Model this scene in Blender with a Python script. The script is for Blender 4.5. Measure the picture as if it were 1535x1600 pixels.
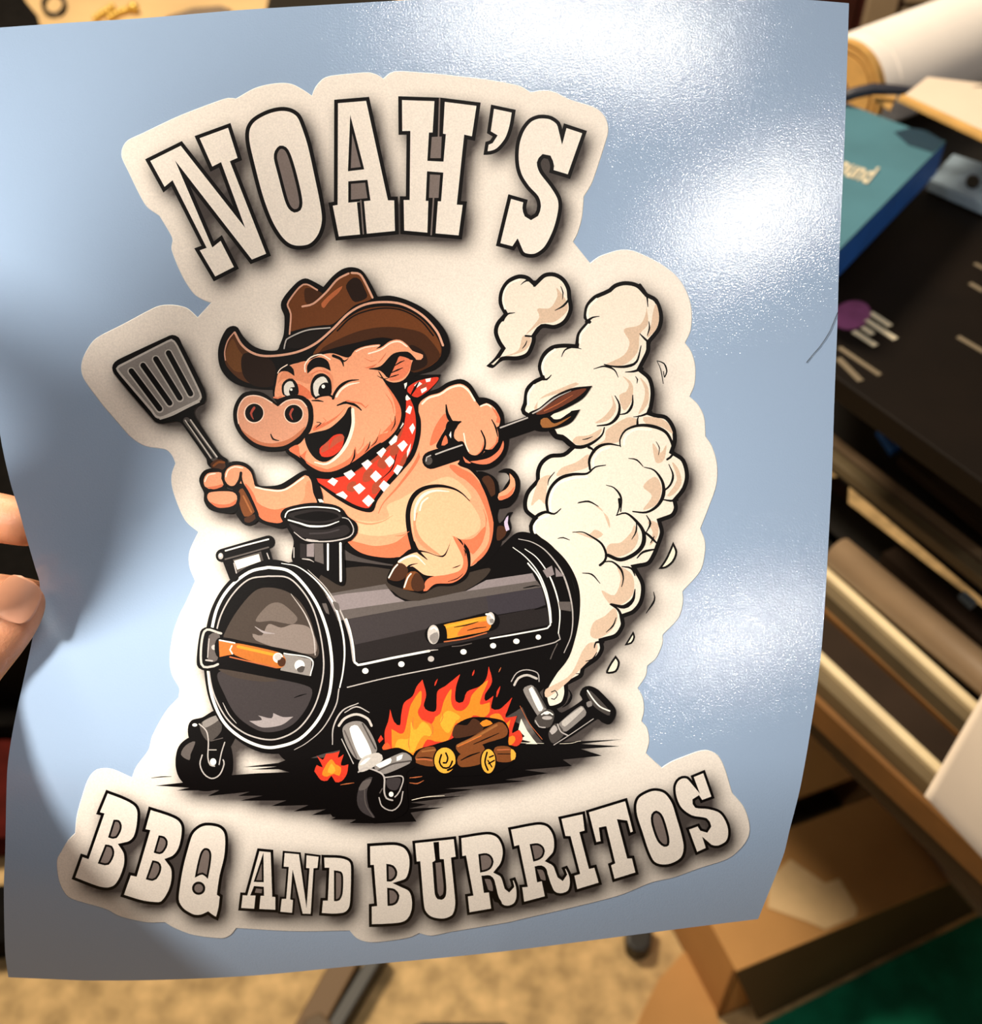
import bpy, bmesh, math, random
import numpy as np
from mathutils import Vector, Matrix
from mathutils.geometry import delaunay_2d_cdt

for o in list(bpy.data.objects):
    bpy.data.objects.remove(o)
SC = bpy.context.scene
COL = SC.collection
R = math.radians

# ------------------------------------------------------------------ camera, world, lights, exposure
F = 1727.0                       # focal length in pixels of the 1535 x 1600 frame
CAM = Vector((0, 0, 1.45))
PITCH = R(45)
cd = bpy.data.cameras.new('camera')
cam = bpy.data.objects.new('camera', cd)
COL.objects.link(cam)
cam.location = CAM
cam.rotation_euler = (R(90) - PITCH, 0, 0)
cd.sensor_fit = 'HORIZONTAL'
cd.sensor_width = 36
cd.lens = F / 1535 * 36
cd.clip_start = 0.01
cd.dof.use_dof = True
cd.dof.focus_distance = 0.382
cd.dof.aperture_fstop = 13
SC.camera = cam
MW = Matrix.Translation(CAM) @ Matrix.Rotation(R(90) - PITCH, 4, 'X')
M3 = MW.to_3x3()

def cpt(px, py, d):
    """camera-frame point of a pixel at depth d -> world"""
    return MW @ Vector(((px - 767.5) / F * d, -(py - 800) / F * d, -d))

def pl(px, py, z):
    """point of the horizontal plane at height z seen at a pixel"""
    v = M3 @ Vector(((px - 767.5) / F, -(py - 800) / F, -1))
    t = (z - CAM.z) / v.z
    return CAM + v * t

w = bpy.data.worlds.new('world')
SC.world = w
w.use_nodes = True
bg = w.node_tree.nodes['Background']
bg.inputs[0].default_value = (0.85, 0.75, 0.66, 1)
bg.inputs[1].default_value = 0.09

def area(name, loc, target, size, power, color, shape='DISK', sy=None):
    l = bpy.data.lights.new(name, 'AREA')
    l.shape = shape
    l.size = size
    if sy:
        l.size_y = sy
    l.energy = power
    l.color = color
    o = bpy.data.objects.new(name, l)
    COL.objects.link(o)
    o.location = loc
    o.rotation_euler = (Vector(target) - Vector(loc)).to_track_quat('-Z', 'Y').to_euler()
    return o

# desk lamp up to the left, in front of the sheet
KEY_POS = Vector((-0.44, 0.20, 0.10))
KEY = area('desk_lamp_light', MW @ KEY_POS, cpt(420, 900, 0.385), 0.085, 1.35, (1.0, 0.94, 0.83))
KEY.data.spread = R(75)
# warm ceiling light over the floor behind the sheet
ROOM = area('room_lamp_light', (-0.8, 1.55, 2.4), (0.1, 1.0, 0.0), 0.5, 60.0, (1.0, 0.84, 0.62))
# tube lamps behind and above the photographer: (end, end, width, power); their mirror images are the streaks on the liner
TUBES = [((-0.03, 1.035, 0.84), (0.62, 0.942, 0.77), 0.03, 4.6),
         ((0.579, 0.542, 0.945), (0.886, 0.659, 0.772), 0.035, 2.9),
         ((0.547, -0.274, 0.904), (0.869, -0.206, 0.773), 0.008, 1.8)]
for (a_, b_, wd_, pw_) in TUBES:
    A_, B_ = MW @ Vector(a_), MW @ Vector(b_)
    c_ = (A_ + B_) / 2
    l_ = bpy.data.lights.new('tube_lamp_light', 'AREA'); l_.shape = 'RECTANGLE'
    l_.size = (B_ - A_).length; l_.size_y = wd_; l_.energy = pw_; l_.color = (1.0, 0.92, 0.83)
    o_ = bpy.data.objects.new('tube_lamp_light', l_); COL.objects.link(o_)
    z_ = (c_ - cpt(1000, 500, 0.385)).normalized()
    x_ = (B_ - A_).normalized(); x_ = (x_ - z_ * x_.dot(z_)).normalized(); y_ = z_.cross(x_)
    o_.matrix_world = Matrix.Translation(c_) @ Matrix((x_, y_, z_)).transposed().to_4x4()

SC.view_settings.view_transform = 'Standard'
SC.view_settings.look = 'None'
SC.view_settings.exposure = 0.08
SC.view_settings.gamma = 1.0
SC.view_settings.use_curve_mapping = False

# ------------------------------------------------------------------ helpers
def srgb(h):
    out = []
    for i in (0, 2, 4):
        c = int(h[i:i + 2], 16) / 255
        out.append(c / 12.92 if c <= 0.04045 else ((c + 0.055) / 1.055) ** 2.4)
    return tuple(out)

def tag(o, label=None, cat=None, group=None, kind=None):
    if label: o['label'] = label
    if cat: o['category'] = cat
    if group: o['group'] = group
    if kind: o['kind'] = kind
    return o

def empty(name, loc, label=None, cat=None, group=None):
    o = bpy.data.objects.new(name, None)
    COL.objects.link(o)
    o.location = loc
    o.empty_display_size = 0.02
    return tag(o, label, cat, group)

def link(name, me, mat, parent=None):
    o = bpy.data.objects.new(name, me)
    COL.objects.link(o)
    if mat is not None:
        me.materials.append(mat)
    if parent is not None:
        o.parent = parent
        base = Vector((0, 0, 0))
        p = parent
        while p is not None:
            base += p.location
            p = p.parent
        o.location = -base          # meshes carry world coordinates, thing empties are not rotated
    return o

def mat(name, color, rough=0.6, noise=0.0, nscale=40.0, metal=0.0, spec=0.5, bump=0.0, bscale=200.0, coat=0.0):
    m = bpy.data.materials.new(name)
    m.use_nodes = True
    nt = m.node_tree
    b = nt.nodes['Principled BSDF']
    c = srgb(color) if isinstance(color, str) else color
    b.inputs['Base Color'].default_value = (*c, 1)
    b.inputs['Roughness'].default_value = rough
    b.inputs['Metallic'].default_value = metal
    b.inputs['Specular IOR Level'].default_value = spec
    b.inputs['Coat Weight'].default_value = coat
    geo = nt.nodes.new('ShaderNodeNewGeometry')
    if noise > 0:
        n = nt.nodes.new('ShaderNodeTexNoise')
        n.inputs['Scale'].default_value = nscale
        n.inputs['Detail'].default_value = 5
        nt.links.new(geo.outputs['Position'], n.inputs['Vector'])
        r = nt.nodes.new('ShaderNodeValToRGB')
        r.color_ramp.elements[0].position = 0.3
        r.color_ramp.elements[1].position = 0.7
        r.color_ramp.elements[0].color = (*[max(0, v * (1 - noise)) for v in c], 1)
        r.color_ramp.elements[1].color = (*[min(1, v * (1 + noise)) for v in c], 1)
        nt.links.new(n.outputs['Fac'], r.inputs[0])
        nt.links.new(r.outputs[0], b.inputs['Base Color'])
    if bump > 0:
        n2 = nt.nodes.new('ShaderNodeTexNoise')
        n2.inputs['Scale'].default_value = bscale
        n2.inputs['Detail'].default_value = 3
        nt.links.new(geo.outputs['Position'], n2.inputs['Vector'])
        bp = nt.nodes.new('ShaderNodeBump')
        bp.inputs['Strength'].default_value = bump
        bp.inputs['Distance'].default_value = 0.001
        nt.links.new(n2.outputs['Fac'], bp.inputs['Height'])
        nt.links.new(bp.outputs[0], b.inputs['Normal'])
    return m
# ------------------------------------------------------------------ the sheet: one smooth curved surface
CELL = 32

def depth(px, py):
    """distance of the sheet from the camera plane, metres; array-friendly"""
    px = np.asarray(px, float); py = np.asarray(py, float)
    x = (px - 650) / 650; y = (py - 800) / 750
    d = 0.385 + 0.010 * np.maximum(0, x - 0.1) ** 2 + 0.004 * x
    d = d + 0.24 * np.maximum(0, y - 0.5) ** 2 + 0.020 * np.maximum(0, y - 0.1) ** 2 * np.maximum(0, x - 0.2)
    d = d + 0.010 * np.maximum(0, -y - 0.2) ** 2
    d = d - 0.008 * np.maximum(0, -x - 0.5) ** 2
    # valley running from the thumb up to the right
    ex, ey = 0.847, -0.531                      # crease direction
    t = (px - 62) * ex + (py - 905) * ey        # along the crease
    s = (px - 62) * -ey + (py - 905) * ex       # across, + is below
    fall = np.exp(-(np.maximum(0, t) / 230) ** 2) * np.exp(-(np.minimum(0, t) / 120) ** 2)
    prof = np.where(s < 0, np.exp(s / 130), np.exp(-np.maximum(s, 0) / 190))
    # rounded at the crease itself
    prof = prof - 0.16 * np.exp(-(s / 34) ** 2)
    d = d + FOLD * fall * prof
    return d
FOLD = 0.013

def gdepth(px, py):
    """exact depth on the faceted surface (1/depth linear inside every grid triangle)"""
    px = np.asarray(px, float); py = np.asarray(py, float)
    i = np.floor(px / CELL + 1e-9); j = np.floor(py / CELL + 1e-9)
    u = px / CELL - i; v = py / CELL - j
    q = lambda a, b: 1 / depth(a * CELL, b * CELL)
    q10 = q(i + 1, j); q01 = q(i, j + 1)
    lo = q(i, j); hi = q(i + 1, j + 1)
    ql = lo + u * (q10 - lo) + v * (q01 - lo)
    qh = hi + (1 - u) * (q01 - hi) + (1 - v) * (q10 - hi)
    return 1 / np.where(u + v <= 1, ql, qh)

def cp(px, py, d):
    return np.stack([(px - 767.5) / F * d, -(py - 800) / F * d, -d], -1)

def snormal(px, py):
    h = 3.0
    a = cp(px + h, py, depth(px + h, py)) - cp(px - h, py, depth(px - h, py))
    b = cp(px, py + h, depth(px, py + h)) - cp(px, py - h, depth(px, py - h))
    n = np.cross(b, a)
    return n / np.linalg.norm(n, axis=-1, keepdims=True)

MWN = np.array(MW)
def on_sheet(P, lift):
    """pixel array -> world points and normals on the sheet, lifted by `lift` metres towards the viewer"""
    P = np.asarray(P, float)
    px, py = P[:, 0], P[:, 1]
    n = snormal(px, py)
    c = cp(px, py, gdepth(px, py)) + n * lift
    wpt = c @ MWN[:3, :3].T + MWN[:3, 3]
    wn = n @ MWN[:3, :3].T
    return wpt, wn

def tri_poly(poly, cell=CELL, extra=None):
    """triangulate a pixel polygon, cut along the surface grid so that it lies flat on every facet"""
    P = [Vector((float(a), float(b))) for a, b in poly]
    n0 = len(P)
    xs = [p.x for p in P]; ys = [p.y for p in P]
    x0, x1, y0, y1 = min(xs) - 1, max(xs) + 1, min(ys) - 1, max(ys) + 1
    V = list(P); E = []
    def seg(a, b):
        V.append(Vector(a)); V.append(Vector(b)); E.append((len(V) - 2, len(V) - 1))
    for i in range(math.ceil(x0 / cell), math.floor(x1 / cell) + 1):
        seg((i * cell, y0), (i * cell, y1))
    for j in range(math.ceil(y0 / cell), math.floor(y1 / cell) + 1):
        seg((x0, j * cell), (x1, j * cell))
    for k in range(math.ceil((x0 + y0) / cell), math.floor((x1 + y1) / cell) + 1):
        s = k * cell
        xa = max(x0, s - y1); xb = min(x1, s - y0)
        if xb - xa > 0.01:
            seg((xa, s - xa), (xb, s - xb))
    if extra is not None:
        V.extend(Vector((float(a), float(b))) for a, b in extra)
    r = delaunay_2d_cdt(V, E + [(i, (i + 1) % n0) for i in range(n0)], [], 0, 1e-4, False)
    vs, fs = r[0], r[2]
    if not fs: return [], []
    va = np.array([(v.x, v.y) for v in vs]); fa = np.array(fs)
    c = va[fa].mean(1)
    A0 = np.array([(p.x, p.y) for p in P]); A1 = np.roll(A0, -1, 0)
    wn = np.zeros(len(c), int)
    for k in range(0, len(c), 4000):                       # winding number of every triangle's centre
        cx = c[k:k + 4000, 0][:, None]; cy = c[k:k + 4000, 1][:, None]
        up = (A0[:, 1] <= cy) & (A1[:, 1] > cy); dn = (A0[:, 1] > cy) & (A1[:, 1] <= cy)
        cr = (A1[:, 0] - A0[:, 0]) * (cy - A0[:, 1]) - (cx - A0[:, 0]) * (A1[:, 1] - A0[:, 1])
        wn[k:k + 4000] = (up & (cr > 0)).sum(1) - (dn & (cr < 0)).sum(1)
    keep = [list(f) for f, q in zip(fs, wn) if q != 0]
    used = sorted({i for f in keep for i in f})
    m = {a: b for b, a in enumerate(used)}
    return [(vs[i].x, vs[i].y) for i in used], [[m[i] for i in f] for f in keep]

def mesh_on_sheet(name, shapes, colors=True):
    """shapes: list of (pts2d, faces, lift, rgb or per-vertex rgb array)"""
    VV, NN, FF, CC = [], [], [], []
    base = 0
    for pts, faces, lift, col in shapes:
        if not faces: continue
        wp, wn = on_sheet(pts, lift)
        VV.append(wp); NN.append(wn)
        A = np.asarray(pts)
        for f in faces:
            a, b, c = A[f[0]], A[f[1]], A[f[2]]
            ar = (b[0] - a[0]) * (c[1] - a[1]) - (b[1] - a[1]) * (c[0] - a[0])
            FF.append([base + i for i in (f[::-1] if ar > 0 else f)])
        c = np.asarray(col, float)
        CC.append(np.tile(c, (len(pts), 1)) if c.ndim == 1 else c)
        base += len(pts)
    V = np.concatenate(VV); N = np.concatenate(NN)
    me = bpy.data.meshes.new(name)
    me.from_pydata(V.tolist(), [], FF)
    for p in me.polygons: p.use_smooth = True
    me.normals_split_custom_set_from_vertices(N.tolist())
    if colors:
        C = np.concatenate(CC)
        ca = me.color_attributes.new('ink', 'FLOAT_COLOR', 'POINT')
        ca.data.foreach_set('color', np.hstack([C, np.ones((len(C), 1))]).astype(np.float32).ravel())
    return me

# ------------------------------------------------------------------ 2-D drawing helpers (pixel units)
def smooth_closed(pts, corner, step=5.0):
    n = len(pts)
    P = np.asarray(pts, float)
    out = []
    for i in range(n):
        p0, p1, p2, p3 = P[i - 1], P[i], P[(i + 1) % n], P[(i + 2) % n]
        L = np.linalg.norm(p2 - p1)
        k = max(1, min(12, int(L / step + 0.5)))
        t1 = (p2 - p1) if corner[i] else (p2 - p0) / 2
        t2 = (p2 - p1) if corner[(i + 1) % n] else (p3 - p1) / 2
        for t in (t1, t2):
            l = np.linalg.norm(t)
            if l > L: t *= L / l
        if corner[i] and corner[(i + 1) % n]: k = 1
        for s in range(k):
            u = s / k
            out.append((2 * u**3 - 3 * u**2 + 1) * p1 + (u**3 - 2 * u**2 + u) * t1 + (-2 * u**3 + 3 * u**2) * p2 + (u**3 - u**2) * t2)
    return np.array(out)

def smooth_open(pts, step=5.0):
    P = np.asarray(pts, float); n = len(P)
    if n == 2: return P
    out = []
    for i in range(n - 1):
        p1, p2 = P[i], P[i + 1]
        p0 = P[i - 1] if i else p1 - (p2 - p1)
        p3 = P[i + 2] if i + 2 < n else p2 + (p2 - p1)
        L = np.linalg.norm(p2 - p1)
        k = max(1, min(12, int(L / step + 0.5)))
        t1, t2 = (p2 - p0) / 2, (p3 - p1) / 2
        for s in range(k):
            u = s / k
            out.append((2 * u**3 - 3 * u**2 + 1) * p1 + (u**3 - 2 * u**2 + u) * t1 + (-2 * u**3 + 3 * u**2) * p2 + (u**3 - u**2) * t2)
    out.append(P[-1])
    return np.array(out)

def area2(P):
    x, y = P[:, 0], P[:, 1]
    return 0.5 * float(np.sum(x * np.roll(y, -1) - np.roll(x, -1) * y))

def inset(P, wd, lim=14.0):
    P = np.asarray(P, float)
    if area2(P) < 0: P = P[::-1]
    # drop duplicate points
    keep = np.linalg.norm(P - np.roll(P, 1, 0), axis=1) > 0.05
    P = P[keep]
    e = np.roll(P, -1, 0) - P
    e /= np.linalg.norm(e, axis=1, keepdims=True)
    nrm = np.stack([-e[:, 1], e[:, 0]], 1)
    a = np.roll(nrm, 1, 0); b = nrm
    m = a + b
    den = 1 + np.sum(a * b, 1)
    den = np.maximum(den, 2 / lim ** 2 * 1.0)
    return P + m / den[:, None] * wd

def stroke(pts, ws, sm=True):
    P = smooth_open(pts) if sm else np.asarray(pts, float)
    n = len(P)
    s = np.concatenate([[0], np.cumsum(np.linalg.norm(np.diff(P, axis=0), axis=1))])
    s /= max(s[-1], 1e-6)
    wv = np.full(n, ws[0] * 1.0) if len(ws) == 1 else np.interp(s, np.linspace(0, 1, len(ws)), ws)
    h = wv / 2
    t = np.gradient(P, axis=0)
    t /= np.maximum(np.linalg.norm(t, axis=1, keepdims=True), 1e-6)
    nn = np.stack([-t[:, 1], t[:, 0]], 1)
    L = P + nn * h[:, None]; Rr = P - nn * h[:, None]
    def cap(c, d, r, k):
        a0 = math.atan2(d[1], d[0])
        return [c + r * np.array([math.cos(a0 + x), math.sin(a0 + x)]) for x in np.linspace(math.pi / 2, -math.pi / 2, k + 2)[1:-1]]
    kk = lambda r: 0 if r < 1 else (3 if r < 4 else 7)
    out = list(L) + cap(P[-1], t[-1], h[-1], kk(h[-1])) + list(Rr[::-1]) + cap(P[0], -t[0], h[0], kk(h[0]))
    return np.array(out)

# ------------------------------------------------------------------ printed colours
INK = {k: srgb(v) for k, v in dict(
    K='080505', white='fbf6ec', cream='f6ead6', hole='80736e', skin='ec9f79', skinL='f2b48c', skinM='df8d68', skinD='dc7450',
    skinH='fde6d3', skin2='da9a7c', skinD2='bd7150', skinH2='f4d2bd', salmon='de7a58', salmonD='b4513a', red='d23a26', redD='a4472f', redO='e8592b',
    metal='8b8480', metalL='c5bdb6', metalD='4a4441', metalG='5f5754', metalP='8a7f80', greyL='b9b1ad', g3='3d3738', g4='262121', g5='3a353b',
    brown='6a3a1b', brown2='6d4322', brownD='422310', brownD2='53301a', brownK='22120a', brownH='dca58b', rust='b5633c', rustD='6a3826', band='17100e', brownG='3a312b',
    wood='7a4523', woodD='46291a', woodL='a8673a', wood2='9a6336', lilac='c9b8d2', nost='a54637', eyew='dcd6cc',
    smoke='f1e4d4', smokeD='dabda4', smokeH='fdf6e8', amber='d8922f', amberD='b8692c', orangeD='cf6f31', orange='ee8426', yellow='f6a433', flameY='f2ac3f',
    disc1='443a34', disc2='82756e', disc3='6b5f58', disc4='9e9494').items()}
PAPER = srgb('f6ebe0')

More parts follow.
